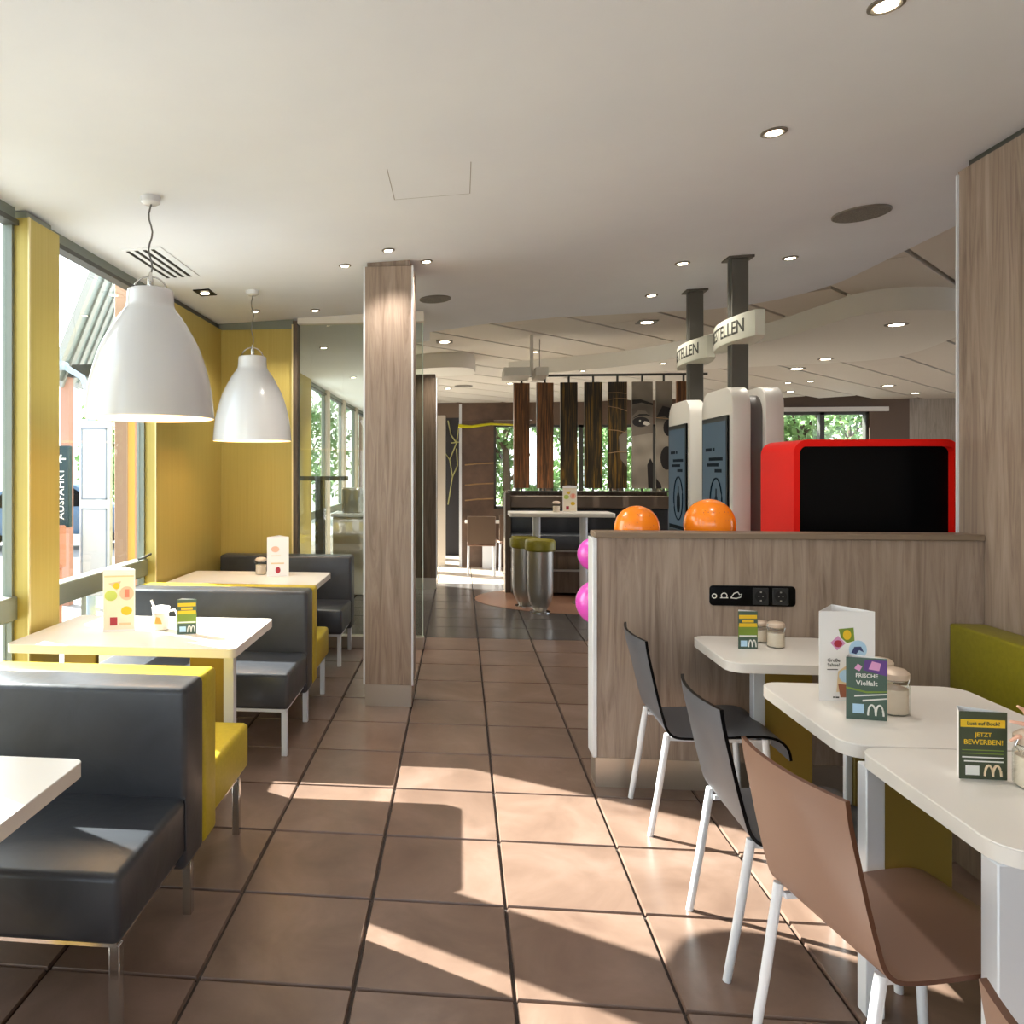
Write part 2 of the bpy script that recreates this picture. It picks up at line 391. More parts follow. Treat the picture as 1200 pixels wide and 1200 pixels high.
mb = MB(); mb.box(-2.20, 5.05, CZ(-2.08) - 0.05, -2.1, 6.46, CZ(-2.3)); link('shadow_gap', mb, M_frame_dk, wl)
wins = [(-3.3, -2.6), (-2.3, -1.3), (-1.0, -0.1), (0.2, 1.1), (1.4, 2.29), (2.65, 3.49), (3.775, 5.03), (10.6, 12.0), (12.3, 13.7), (14.0, 15.4), (15.7, 17.2)]
def window(n, y0, y1, xw=XW):
    top = CZ(xw)
    mb = MB()
    mb.box(xw - 0.04, y0, top - 0.06, xw + 0.03, y1, top + 0.02); mb.box(xw - 0.04, y0, 0, xw + 0.03, y1, 0.07)
    mb.box(xw - 0.025, y0, 0.07, xw + 0.025, y0 + 0.02, top - 0.06); mb.box(xw - 0.025, y1 - 0.02, 0.07, xw + 0.025, y1, top - 0.06)
    o = struct('window_%d' % n, mb, M_frame, smooth=False)
    mb = MB(); mb.box(xw - 0.05, y0, 0.80, xw + 0.045, y1, 0.915, 0.006); r = link('sill_rail', mb, M_frame, o); r['label'] = 'grey window sill rail'
    mb = MB(); mb.box(xw - 0.01, y0 + 0.02, 0.915, xw - 0.002, y1 - 0.02, top - 0.06); link('pane', mb, M_glass, o, smooth=False)
    mb = MB(); mb.box(xw - 0.01, y0 + 0.02, 0.07, xw - 0.002, y1 - 0.02, 0.80); link('pane', mb, M_glass, o, smooth=False)
    mb = MB(); mb.box(xw - 0.02, y0, top - 0.085, xw + 0.05, y1, top - 0.06); link('head_shadow_strip', mb, M_frame_dk, o, smooth=False)
    return o
WN = {}
for k, (y0, y1) in enumerate(wins): WN[k] = window(k + 1, y0, y1)
mb = MB(); mb.box(-2.456, 5.20, -0.26, -2.355, 5.32, 2.9, 0.004); q = struct('trim_30', mb, M_post_tan, label='tan timber post just outside the window')
mb = MB(); mb.tube([(XW + 0.05, 4.86, 0.93), (XW + 0.09, 4.86, 0.945), (XW + 0.09, 4.97, 0.955)], 0.008); q = link('handle', mb, M_frame_dk, WN[6])
# continuation of the left wall beyond the glass screen
mb = MB()
mb.box(-2.2, 6.56, 0, -2.1, 10.6, CZ(-2.1))
struct('wall_left_2', mb, M_gold, smooth=False)
mb = MB()
for y0, y1 in ((12.0, 12.3), (13.7, 14.0), (15.4, 15.7), (17.2, 18.4)): mb.box(-2.22, y0, 0, -2.12, y1, CZ(-2.1))
struct('wall_left_3', mb, M_wall_w, smooth=False)
# gold end wall of the booth row
mb = MB(); mb.box(-2.3, 6.46, 0, -1.44, 6.54, CZ(-2.2) - 0.05, 0.003)
we = struct('wall_end', mb, M_gold)
mb = MB(); mb.box(-1.44, 6.44, 0, -1.40, 6.56, CZ(-1.44) - 0.02); q = link('end_trim', mb, M_wood_dark, we)
mb = MB(); mb.box(-1.448, 6.437, 0, -1.436, 6.445, CZ(-1.44) - 0.05); link('edge_strip', mb, M_gold_edge, we)
mb = MB(); mb.box(-2.3, 6.47, CZ(-2.2) - 0.05, -1.44, 6.54, CZ(-1.5)); link('shadow_gap', mb, M_frame, we)

# glass screen behind the pillar
gs = thing('glass_screen', 'tall clear glass screen behind the wood-clad pillar', 'glass screen', (-0.88, 6.5, 0))
mb = MB(); mb.box(-1.40, 6.495, 0.10, -0.32, 6.507, 2.79); link('glass_pane', mb, M_glass2, gs, world=True, smooth=False)
mb = MB(); mb.box(-1.40, 6.44, 2.785, -0.31, 6.54, CZ(-1.4) + 0.04, 0.003); q = link('head_beam', mb, M_soffit, gs, world=True)
mb = MB(); mb.box(-1.40, 6.44, 0, -0.31, 6.54, 0.10, 0.003); q = link('base_channel', mb, M_steel_kick, gs, world=True)
mb = MB(); mb.box(-0.322, 6.493, 0.10, -0.316, 6.509, 2.79); link('polished_edge', mb, mat('glass_edge', (196, 214, 204), 0.2), gs, world=True, smooth=False)

# ------------------------------------------------------------------ right wall, rear walls
mb = MB(); mb.box(2.4, -3.4, 0, 2.7, 3.936, 2.97)
wr = struct('wall_right', mb, M_wood, smooth=False)
mb = MB(); mb.box(2.392, 3.929, 0, 2.406, 3.943, 2.955); link('end_strip', mb, M_steel_w, wr)
mb = MB(); mb.box(2.425, -3.4, 2.97, 2.7, 3.90, 3.05); link('shadow_gap', mb, M_frame_dk, wr)
mb = MB(); mb.box(2.7, 3.75, 0, 14.2, 3.92, 3.4); struct('wall_right_2', mb, M_wall_w, smooth=False)
# unseen glazed front behind the camera; glazing and sill height shaped for fill light
mb = MB()
for x0, x1 in ((-2.4, -2.2), (-0.75, -0.65), (0.85, 0.95), (2.3, 2.7)): mb.box(x0, -3.4, 0, x1, -3.28, 3.2)
mb.box(-2.4, -3.4, 0, 2.7, -3.28, 0.12); mb.box(-2.4, -3.4, 2.6, 2.7, -3.28, 3.3); mb.box(-2.4, -3.38, 0.0, 2.7, -3.3, 1.0)
struct('wall_back', mb, M_frame, smooth=False)
# far wall with windows
def wall_openings(mb, x0, x1, y0, y1, z1, ops):
    xs = x0
    for (a, b, za, zb) in ops:
        mb.box(xs, y0, 0, a, y1, z1); mb.box(a, y0, 0, b, y1, za); mb.box(a, y0, zb, b, y1, z1); xs = b
    mb.box(xs, y0, 0, x1, y1, z1)
YF = 18.0
ops = [(-0.35, 0.2, 0.25, 2.7), (0.78, 1.9, 0.6, 2.59), (2.1, 3.5, 0.6, 2.57), (3.7, 5.2, 0.6, 2.57), (7.15, 9.12, 0.95, 2.825)]
mb = MB(); wall_openings(mb, -2.42, 10.0, YF, YF + 0.25, 3.4, ops)
wf = struct('wall_far', mb, M_wall_br, smooth=False)
for n, (a, b, za, zb) in enumerate(ops):
    mb = MB(); t = 0.06
    mb.box(a, YF + 0.05, za, a + t, YF + 0.2, zb); mb.box(b - t, YF + 0.05, za, b, YF + 0.2, zb); mb.box(a, YF + 0.05, zb - t, b, YF + 0.2, zb); mb.box(a, YF + 0.05, za, b, YF + 0.2, za + t)
    m_ = (a + b) / 2; mb.box(m_ - 0.05, YF + 0.05, za, m_ + 0.05, YF + 0.2, zb)
    w = struct('window_%d' % (20 + n), mb, M_frame_dk, smooth=False)
    mb = MB(); mb.box(a, YF + 0.12, za, b, YF + 0.13, zb); link('pane', mb, M_glass, w, smooth=False)
mb = MB(); mb.box(6.9, YF - 0.06, 2.83, 9.5, YF, 2.93); q = struct('trim_20', mb, M_white, label='white lintel strip above the far right window')
mb = MB(); arc = [(9.96 + 3.2 * math.sin(t), YF - 2.6 + 2.6 * math.cos(t)) for t in [k * PI / 28 for k in range(15)]]
mb.prism(arc + [(x + 0.2, y + 0.2) for x, y in arc[::-1]], 0, 3.3); struct('wall_far_right', mb, wood('pale_wall_panels', [(0.3, (128, 116, 102)), (0.5, (150, 138, 124)), (0.7, (166, 154, 140))]))
mb = MB(); mb.box(-0.37, 12.0, 0, -0.235, 12.3, 2.38); struct('trim_21', mb, M_wall_w, label='tan wall return beside the far dark column')

# ------------------------------------------------------------------ outside
mb = MB(); mb.box(-60, -40, -0.4, 60, 70, -0.26); struct('ground', mb, M_pave, smooth=False)
def tree(x, y, h, r, seed, label):
    rnd = random.Random(seed)
    t = thing('tree', label, 'tree', (x, y, -0.26), 0, 'trees seen through the windows')
    mb = MB(); mb.tube([(0, 0, 0), (0.05, 0.03, h * 0.35), (-0.03, 0.06, h * 0.7)], [0.14, 0.11, 0.05], 8)
    for k in range(5):
        a = k * 1.3; mb.tube([(0, 0.03, h * (0.3 + 0.07 * k)), (r * 0.6 * math.cos(a), r * 0.6 * math.sin(a), h * (0.5 + 0.08 * k))], [0.05, 0.02], 5)
    link('trunk', mb, M_bark, t)
    verts = []; faces = []
    blobs = [(rnd.gauss(0, r * 0.5), rnd.gauss(0, r * 0.5), h * rnd.uniform(0.25, 0.95), r * rnd.uniform(0.35, 0.6)) for _ in range(16)]
    for k in range(3600):
        bx, by, bz, br = rnd.choice(blobs)
        d = Vector((rnd.gauss(0, 1), rnd.gauss(0, 1), rnd.gauss(0, 1))).normalized() * br * rnd.uniform(0.6, 1.0)
        p = Vector((bx, by, bz)) + d
        if p.z < 0.15: p.z = rnd.uniform(0.15, 1.0)
        u = Vector((rnd.gauss(0, 1), rnd.gauss(0, 1), rnd.gauss(0, 1))).normalized(); w = u.cross(Vector((rnd.gauss(0, 1), rnd.gauss(0, 1), rnd.gauss(0, 1)))).normalized()
        s = rnd.uniform(0.07, 0.14); n = len(verts)
        verts += [p - u * s, p + w * s * 0.5, p + u * s, p - w * s * 0.5]; faces.append((n, n + 1, n + 2, n + 3))
    me = bpy.data.meshes.new('foliage'); me.from_pydata([tuple(v) for v in verts], [], faces); me.materials.append(M_leafA)
    o = bpy.data.objects.new('foliage', me); COL.objects.link(o); o.parent = t; o['kind'] = 'stuff'
tl = ['leafy tree behind the tall narrow far window', 'broad green tree behind the hanging photo panels', 'green tree behind the last hanging photo panels',
      'green tree filling the left pane of the far right window', 'tree in the right pane of the far right window', 'tree outside the left windows beside the white notice boards', 'tree farther off along the left facade',
      'shrubby tree straight ahead past the far chairs']
for k, (x, y, h, r) in enumerate([(1.2, 20.6, 4.4, 1.1), (3.6, 25.2, 5.0, 1.4), (5.2, 20.6, 4.4, 1.2), (9.0, 21, 4.6, 1.3), (12.6, 26, 4.8, 1.6), (-9.6, 21, 4.2, 1.5), (-5.6, 27, 5.0, 1.8), (-1.2, 25.5, 4.4, 1.2)]):
    tree(x, y, h, r, 11 + k, tl[k])
# exit sign post
t = thing('exit_sign', 'dark teal vertical exit sign with white arrow outside the window', 'sign', (-4.37, 8.0, -0.26))
mb = MB(); mb.box(-0.30, -0.04, 1.15, 0.09, 0.04, 2.05, 0.01); link('sign_board', mb, mat('dark_teal', (22, 50, 54), 0.5), t)
mb = MB(); mb.box(-0.12, -0.03, 0, -0.06, 0.03, 1.15); link('post', mb, M_frame, t)
tx = text_mb('AUSFAHRT', 0.115); xf(tx, Matrix.Translation((0.0, -0.043, 1.52)) @ UPX @ Matrix.Rotation(PI / 2, 4, 'Z')); link('lettering', tx, M_cwhite, t, smooth=False)
mb = MB()
mb.poly([(x, -0.043, z) for x, z in [(-.055, 1.905), (0.0, 1.955), (0.012, 1.942), (-.016, 1.914), (.055, 1.914), (.055, 1.896), (-.016, 1.896), (0.012, 1.868), (0.0, 1.855)]])
link('arrow', mb, M_cwhite, t, smooth=False)
# brick post
t = thing('brick_post', 'low salmon brick post under the teal exit sign', 'post', (-4.50, 7.75, -0.26))
mb = MB(); mb.box(-0.17, -0.17, 0, 0.17, 0.17, 0.72, 0.01); link('shaft', mb, mat('salmon_brick', (176, 120, 96), 0.8), t)
mb = MB(); mb.box(-0.2, -0.2, 0.72, 0.2, 0.2, 1.18, 0.015); link('cap_block', mb, MATS['salmon_brick'], t)
# white notice boards
t = thing('notice_board', 'tall white notice board with two framed sheets outside the window', 'notice board', (-4.00, 8.0, -0.26))
mb = MB(); mb.box(-0.17, -0.03, 0.4, 0.19, 0.03, 2.32, 0.01); link('board', mb, mat('white_board', (180, 182, 188), 0.5), t)
for xx in (-0.15, 0.13):
    mb = MB(); mb.box(xx, -0.02, 0, xx + 0.04, 0.02, 0.4); link('leg', mb, M_frame, t)
for z0, z1 in ((0.55, 1.36), (1.46, 2.24)):
    mb = MB()
    for (x0, za, x1, zb) in ((-0.14, z0, 0.15, z0 + 0.012), (-0.14, z1 - 0.012, 0.15, z1), (-0.14, z0, -0.128, z1), (0.138, z0, 0.15, z1)): mb.box(x0, -0.036, za, x1, -0.03, zb)
    link('sheet_frame', mb, mat('pale_blue_frame', (120, 132, 150), 0.5), t)
# lamp post
t = thing('lamp_post', 'slim grey lamp post beside the teal exit sign outside', 'lamp post', (-4.25, 8.4, -0.26))
mb = MB(); mb.lathe([(0.07, 0), (0.07, 0.05), (0.055, 0.06), (0.05, 2.4), (0.045, 2.6)], 14); link('shaft', mb, mat('blue_grey_post', (150, 168, 182), 0.5), t)
mb = MB(); mb.tube([(0, 0, 2.6), (-0.1, 0, 2.85), (-0.35, 0, 3.0)], 0.035); link('arm', mb, MATS['blue_grey_post'], t)
mb = MB(); mb.box(-0.65, -0.09, 2.95, -0.3, 0.09, 3.04, 0.02); link('head', mb, MATS['blue_grey_post'], t)
# sloping canopy of the neighbouring drive lane
t = thing('canopy', 'sloping grey green glazed canopy roof outside the left window', 'canopy', (-4.75, 9.9, -0.26))
Mc = mat('canopy_beam', (150, 150, 144), 0.5)
def beam(mb, p0, p1, w, d):
    p0 = Vector(p0); p1 = Vector(p1); u = (p1 - p0).normalized(); s = Vector((0, 1, 0)); n_ = u.cross(s)
    q = [p0 - n_ * w / 2 - s * d / 2, p0 + n_ * w / 2 - s * d / 2, p1 + n_ * w / 2 - s * d / 2, p1 - n_ * w / 2 - s * d / 2]
    r = [v + s * d for v in q]
    mb.poly(q); mb.poly(r[::-1])
    for k in range(4): mb.poly([q[k], r[k], r[(k + 1) % 4], q[(k + 1) % 4]])
Mcg = mat('canopy_glass', (66, 80, 70), 0.35)
def roof_at(u, v):                                   # u along the slope, v along the lane
    a = Vector((-0.02, -1.4, 2.85)).lerp(Vector((0.57, -1.4, 4.28)), u); b = Vector((-1.70, 2.6, 3.26)).lerp(Vector((-0.91, 2.6, 5.08)), u); return a.lerp(b, v)
for k in range(4):
    q = [roof_at(0, k / 4 + .01), roof_at(1, k / 4 + .01), roof_at(1, k / 4 + .24), roof_at(0, k / 4 + .24)]
    mb = MB(); mb.poly(q); mb.poly([p + Vector((-0.05, 0, 0.03)) for p in q][::-1]); link('roof_panel', mb, Mcg, t, smooth=False)
for k in range(5):
    mb = MB(); mb.tube([roof_at(-0.05, k / 4), roof_at(1.05, k / 4)], 0.06, 4); link('beam', mb, Mc, t, smooth=False)
mb = MB(); mb.box(-0.5, -0.42, 3.0, 0.5, -0.3, 3.16); link('cross_rail', mb, M_frame_dk, t)
for sx in (-0.42, 0.55):
    mb = MB(); mb.box(sx - 0.06, -0.4, 0, sx + 0.06, -0.28, 3.1); link('post', mb, mat('salmon_post', (168, 124, 104), 0.7), t)
# parked car glimpsed low through the pane
t = thing('car', 'blue parked car glimpsed low behind the exit sign', 'car', (-9.5, 16.5, -0.26), math.radians(20))
mb = MB(); prof = [(-2.0, 0.35), (-2.05, 0.75), (-1.2, 0.92), (-0.6, 1.42), (0.8, 1.45), (1.5, 0.98), (2.05, 0.85), (2.08, 0.35)]
mb.prism(prof, -0.8, 0.8, 0.06, mtx=Matrix.Rotation(PI / 2, 4, 'X')); link('body', mb, mat('car_blue', (70, 96, 122), 0.3, coat=0.5), t)
mb = MB(); mb.prism([(-1.05, 0.95), (-0.55, 1.36), (0.75, 1.39), (1.3, 0.98)], -0.81, 0.81, 0, mtx=Matrix.Rotation(PI / 2, 4, 'X')); link('window', mb, M_screen_blk, t)
for sx in (-1.25, 1.3):
    for sy in (-0.78, 0.78):
        mb = MB(); mb.tube([(sx, sy - 0.1, 0.32), (sx, sy + 0.1, 0.32)], 0.32, 20); link('wheel', mb, M_black, t)

# ------------------------------------------------------------------ pillars
def pillar(name, label, x0, x1, y0, y1, z1, m, kick):
    t = thing(name, label, 'pillar', ((x0 + x1) / 2, (y0 + y1) / 2, 0))
    mb = MB(); mb.box(x0, y0, 0.14, x1, y1, z1 - 0.035, 0.003); link('cladding', mb, m, t, world=True)
    mb = MB(); mb.box(x0 + 0.008, y0 + 0.004, 0, x1 - 0.008, y1 - 0.004, 0.14); link('kick_plate', mb, kick, t, world=True)
    mb = MB()
    for xx in (x0, x1 - 0.006): mb.box(xx - 0.003, y0 - 0.003, 0.14, xx + 0.009, y0 + 0.008, z1 - 0.035)
    link('corner_strip', mb, M_steel_w, t, world=True)
    mb = MB(); mb.box(x0 + 0.02, y0 + 0.02, z1 - 0.035, x1 - 0.02, y1 - 0.02, z1 + 0.01); link('top_collar', mb, m, t, world=True)
    return t
pillar('pillar', 'square pillar clad in grey oak beside the tiled aisle', -0.622, -0.304, 4.875, 5.19, CZ(-0.46), M_wood, M_steel_kick)
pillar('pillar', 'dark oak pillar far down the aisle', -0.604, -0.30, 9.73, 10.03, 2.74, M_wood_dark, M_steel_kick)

# ------------------------------------------------------------------ low partition
pt = thing('partition', 'low grey oak partition with black socket strip behind the right tables', 'partition', (1.52, 3.81, 0))
mb = MB(); mb.box(0.655, 3.75, 0.14, 2.398, 3.87, 1.20); link('panel', mb, M_wood, pt, world=True)
mb = MB(); mb.box(0.645, 3.74, 1.20, 2.398, 3.88, 1.228, 0.003); link('cap', mb, mat('oak_cap', (124, 106, 88), 0.5), pt, world=True)
mb = MB(); mb.box(0.635, 3.742, 0.14, 0.656, 3.878, 1.20, 0.003); q = link('edge_trim', mb, M_steel_w, pt, world=True)
mb = MB(); mb.box(0.648, 3.745, 0, 2.398, 3.875, 0.14); q = link('kick_plate', mb, M_steel_kick, pt, world=True)
t = thing('socket_strip', 'black power strip with two sockets and charging symbols on the partition', 'socket', (1.374, 3.748, 0.931))
mb = MB(); mb.prism(rrect(-0.195, -0.048, 0.195, 0.048, 0.018), -0.012, 0.006, 0.003, mtx=UPX); link('plate', mb, M_screen_blk, t)
for sx in (0.035, 0.125):
    mb = MB(); mb.box(sx - 0.036, -0.011, -0.04, sx + 0.036, -0.0065, 0.04, 0.002); f = link('socket', mb, mat('socket_black', (26, 26, 28), 0.4), t)
    mb = MB(); tb = [(0.027 * math.cos(2 * PI * k / 20) + sx, -0.0115, 0.027 * math.sin(2 * PI * k / 20)) for k in range(20)]; mb.poly(tb); link('well', mb, M_black, f, smooth=False)
    mb = MB()
    for (dx, dz) in ((0, 0.02), (0, -0.02)): mb.box(sx + dx - 0.004, -0.013, dz - 0.003, sx + dx + 0.004, -0.0118, dz + 0.003)
    for dx in (-0.009, 0.009): mb.box(sx + dx - 0.002, -0.013, -0.002, sx + dx + 0.002, -0.0118, 0.002)
    link('contact', mb, M_steel, f)
mb = MB()
def ring(mb, cx, cz, r, a0=0, a1=360, y=-0.0075, w=0.0022):
    pts = [(cx + r * math.cos(math.radians(a0 + (a1 - a0) * k / 14)), y, cz + r * math.sin(math.radians(a0 + (a1 - a0) * k / 14))) for k in range(15)]
    mb.tube(pts, w, 6)
ring(mb, -0.175, -0.002, 0.010); ring(mb, -0.13, 0.0, 0.013, -40, 220); mb.tube([(-0.148, -0.0075, -0.01), (-0.112, -0.0075, -0.01)], 0.0022, 6)
mb.tube([(-0.1, -0.0075, -0.01), (-0.085, -0.0075, 0.012), (-0.068, -0.0075, 0.018), (-0.06, -0.0075, 0.006), (-0.05, -0.0075, 0.01), (-0.055, -0.0075, -0.006), (-0.075, -0.0075, -0.012), (-0.1, -0.0075, -0.01)], 0.0022, 6)
link('charging_symbols', mb, M_cwhite, t)

# ------------------------------------------------------------------ booth benches (left)
def cushion(mb, x0, y0, z0, x1, y1, z1, r=0.02): mb.box(x0, y0, z0, x1, y1, z1, r, 3)
LX0, LX1 = -2.03, -0.905
def legs(t, pts, m, h, s=0.03, world=True):
    for (x, y) in pts:
        mb = MB(); mb.box(x - s / 2, y - s / 2, 0, x + s / 2, y + s / 2, h, 0.002); link('leg', mb, m, t, world=world)
def seat_mesh(x0, y0, z0, x1, y1, z1):
    """upholstered seat block with soft top edge"""
    mb = MB(); mb.box(x0, y0, z0, x1, y1, z1, 0.022, 3); return mb
def booth(y, double, label, legm, label_back=None):
    t = thing('booth_bench', label, 'bench', ((LX0 + LX1) / 2, y + 0.4, 0))
    mb = seat_mesh(LX0, y, 0.255, LX1, y + 0.50, 0.445); link('seat', mb, M_leather, t, world=True)
    mb = MB(); cushion(mb, LX0, y + 0.485, 0.20, LX1 + 0.003, y + 0.668, 0.805, 0.022); q = link('backrest', mb, M_leather, t, world=True)
    mb = MB(); mb.tube([(LX1 - 0.02, y + 0.49, 0.445), (LX1 - 0.0, y + 0.49, 0.44), (LX1 + 0.004, y + 0.488, 0.27)], 0.003, 6); link('piping', mb, M_leather, q, world=True)
    mb = MB(); mb.box(LX0 + 0.02, y + 0.03, 0.235, LX1 - 0.02, y + 0.64, 0.257); link('frame', mb, legm, t, world=True)
    pts = [(LX1 - 0.03, y + 0.05), (LX1 - 0.03, y + 0.60), (LX0 + 0.1, y + 0.05), (LX0 + 0.1, y + 0.60)]
    if double:
        mb = MB(); cushion(mb, LX0, y + 0.67, 0.20, LX1 + 0.003, y + 0.812, 0.80, 0.022); q = link('rear_backrest', mb, M_yellow, t, world=True); q['label'] = 'mustard yellow backrest'
        mb = seat_mesh(LX0, y + 0.79, 0.255, LX1, y + 1.25, 0.445); q = link('rear_seat', mb, M_yellow, t, world=True); q['label'] = 'mustard yellow seat'
        mb = MB(); mb.box(LX0 + 0.02, y + 0.80, 0.235, LX1 - 0.02, y + 1.22, 0.257); link('rear_frame', mb, legm, t, world=True)
        pts += [(LX1 - 0.03, y + 1.17), (LX0 + 0.1, y + 1.17)]
    legs(t, pts, legm, 0.237)
    return t
booth(1.942, True, 'nearest booth bench, black leatherette with a mustard yellow back half', M_chrome)
booth(3.94, True, 'second booth bench, black and mustard, between the first and second booth tables', M_steel_w)
booth(5.78, False, 'farthest single black bench against the gold end wall', M_steel_w)

# ------------------------------------------------------------------ tables
def tabletop(t, x0, y0, x1, y1, z=0.74, r=0.05, th=0.04, corners=True):
    mb = MB(); mb.prism(rrect(x0, y0, x1, y1, r), z - th, z - 0.0045, 0.0, mtx=None); q = link('edge_band', mb, M_edge, t, world=True)
    mb = MB(); mb.prism(rrect(x0 - 0.0005, y0 - 0.0005, x1 + 0.0005, y1 + 0.0005, r), z - 0.005, z, 0.002, seg=1); link('top_sheet', mb, M_white, t, world=True)
def support(t, x, y, side, z=0.70, post=0.05, board=0.2, zb=0.0):
    """white post with a gold board beside it; side=+1 board extends to +x"""
    mb = MB(); mb.box(x - post / 2, y - post / 2, 0, x + post / 2, y + post / 2, z, 0.003); link('post', mb, M_steel_w, t, world=True)
    a, b = (x + post / 2, x + post / 2 + board) if side > 0 else (x - post / 2 - board, x - post / 2)
    mb = MB(); mb.box(a, y - 0.018, zb, b, y + 0.018, z, 0.003); link('support_board', mb, M_gold_board, t, world=True)
def smudge(t, x, y, z=0.7405, s=0.02):
    mb = MB(); mb.poly([(x + s * math.cos(2 * PI * k / 16), y + s * 1.3 * math.sin(2 * PI * k / 16), z) for k in range(16)])
    link('round_mark', mb, mat('grey_mark', (112, 106, 98), 0.5), t, smooth=False)
def cup_mark(t, x, y, z=0.7408):
    mb = MB()
    for k in range(3): ring_pts = [(x - 0.04 + 0.035 * k + 0.012 * math.cos(a), y + 0.012 * math.sin(a), z) for a in [j * PI / 6 for j in range(10)]]; mb.tube(ring_pts, 0.002, 4)
    mb.tube([(x - 0.055, y - 0.015, z), (x + 0.045, y - 0.012, z)], 0.0015, 4)
    link('printed_mark', mb, M_ink, t)
def left_table(y0, y1, label, mark, x1=-0.985):
    t = thing('booth_table', label, 'table', (-1.55, (y0 + y1) / 2, 0))
    tabletop(t, -2.05, y0, x1, y1, r=0.03)
    yy = (y0 + y1) / 2
    support(t, -1.113, yy, -1, board=0.17)
    mb = MB(); mb.box(-1.95, yy - 0.018, 0, -1.785, yy + 0.018, 0.70, 0.003); link('support_board', mb, M_gold_board, t, world=True)
    cup_mark(t, *mark)
    return t
left_table(1.22, 1.98, 'nearest white booth table at the left picture edge', (-1.10, 1.65), -1.018)
left_table(3.25, 3.94, 'white booth table in full sun with menu, jug and card on it', (-1.03, 3.57))
left_table(4.98, 5.75, 'farthest white booth table under the smaller hanging lamp', (-1.03, 5.41))
def right_table(x0, y0, x1, y1, label, sup, mark):
    t = thing('cafe_table', label, 'table', ((x0 + x1) / 2, (y0 + y1) / 2, 0))
    tabletop(t, x0, y0, x1, y1, r=0.07)
    for (x, y, pw, bw) in sup: support(t, x, y, 1, post=pw, board=bw, zb=0.30 if y > 2.2 and y < 2.3 else 0.0)
    smudge(t, *mark)
    return t
right_table(1.09, 3.22, 1.70, 3.742, 'white table pushed against the partition below the socket strip', [(1.305, 3.5, 0.05, 0.2)], (1.37, 3.27))
right_table(1.10, 2.30, 1.80, 2.95, 'white table in the middle of the right row with the tall menu', [(1.265, 2.63, 0.022, 0.22)], (1.7, 2.42))
right_table(1.12, 1.69, 1.82, 2.29, 'nearest white table on the right with the dark yellow-lettered card', [(1.15, 1.74, 0.055, 0.01), (1.15, 2.262, 0.05, 0.18)], (1.7, 1.8))

# ------------------------------------------------------------------ olive wall bench (right)
t = thing('wall_bench', 'long olive green upholstered bench along the right wall', 'bench', (2.25, 2.0, 0))
mb = MB(); cushion(mb, 2.245, 0.4, 0.30, 2.398, 3.748, 0.82, 0.012); link('backrest', mb, M_olive, t, world=True)
mb = MB(); cushion(mb, 1.82, 0.4, 0.30, 2.25, 3.745, 0.445, 0.02); link('seat', mb, M_olive, t, world=True)
mb = MB(); mb.box(1.92, 0.42, 0.0, 2.398, 3.745, 0.30); link('plinth', mb, M_wood_dark, t, world=True)

# ------------------------------------------------------------------ shell chairs
def chair(label, shell_m, edge_m, loc, rz=0.0):
    """one-piece shell chair, sitter faces +x; origin on the floor under the shell"""
    t = thing('shell_chair', label, 'chair', loc, rz, 'shell chairs along the right tables')
    ctrl = [(-0.255, 0.815), (-0.247, 0.76), (-0.23, 0.68), (-0.208, 0.58), (-0.188, 0.50), (-0.172, 0.45), (-0.145, 0.423), (-0.10, 0.416), (0.0, 0.420), (0.10, 0.428), (0.19, 0.434), (0.245, 0.430), (0.285, 0.412), (0.31, 0.38), (0.318, 0.34)]
    path = smooth_pts(ctrl, 3); n = len(path); mcols = 11; w2 = 0.205; th = 0.011
    F = []; B = []
    for i, (x, z) in enumerate(path):
        a = path[max(i - 1, 0)]; b = path[min(i + 1, n - 1)]; tx, tz = b[0] - a[0], b[1] - a[1]; l = math.hypot(tx, tz); nx, nz = -tz / l, tx / l
        back = max(0.0, min(1.0, (z - 0.46) / 0.3)) if x < -0.1 else 0.0
        rf = []; rb = []
        for k in range(mcols):
            u = -1 + 2 * k / (mcols - 1); cv = -0.030 * (1 - u * u) * back
            rise = 0.0
            w = w2 * (1.0 - 0.02 * back)
            p = Vector((x + cv, u * w, z + rise)); o = Vector((nx, 0, nz)) * th / 2
            rf.append(p - o); rb.append(p + o)
        F.append(rf); B.append(rb)
    mb = MB(); mb.grid(F); mb.grid([r[::-1] for r in B]); link('shell', mb, shell_m, t)
    mb = MB()
    mb.grid([[F[i][0], B[i][0]] for i in range(n)]); mb.grid([[B[i][-1], F[i][-1]] for i in range(n)])
    mb.grid([[F[0][k], B[0][k]] for k in range(mcols)][::-1]); mb.grid([[F[-1][k], B[-1][k]] for k in range(mcols)])
    bmesh.ops.remove_doubles(mb.bm, verts=mb.bm.verts, dist=1e-5)
    q = link('shell_edge', mb, edge_m, t)
    for sy in (-0.185, 0.185):
        mb = MB(); mb.tube([(-0.165, sy, 0.428), (-0.20, sy, 0.2), (-0.235, sy, 0.0)], [0.0135, 0.0135, 0.012], 10); link('leg', mb, M_steel_w, t)
        mb = MB(); mb.tube([(0.225, sy, 0.42), (0.24, sy, 0.2), (0.25, sy, 0.0)], [0.0135, 0.0135, 0.012], 10); link('leg', mb, M_steel_w, t)
    mb = MB(); mb.box(-0.16, -0.175, 0.396, 0.25, -0.160, 0.411); mb.box(-0.16, 0.160, 0.396, 0.25, 0.175, 0.411); mb.box(0.20, -0.17, 0.396, 0.225, 0.17, 0.411); link('seat_frame', mb, M_steel_w, t)
    return t
chair('dark grey shell chair nearest the partition', M_chair_b, M_screen_blk, (1.024, 3.45, 0))
chair('dark grey shell chair in front of the brown chair', M_chair_b, M_screen_blk, (1.027, 2.545, 0), 0)
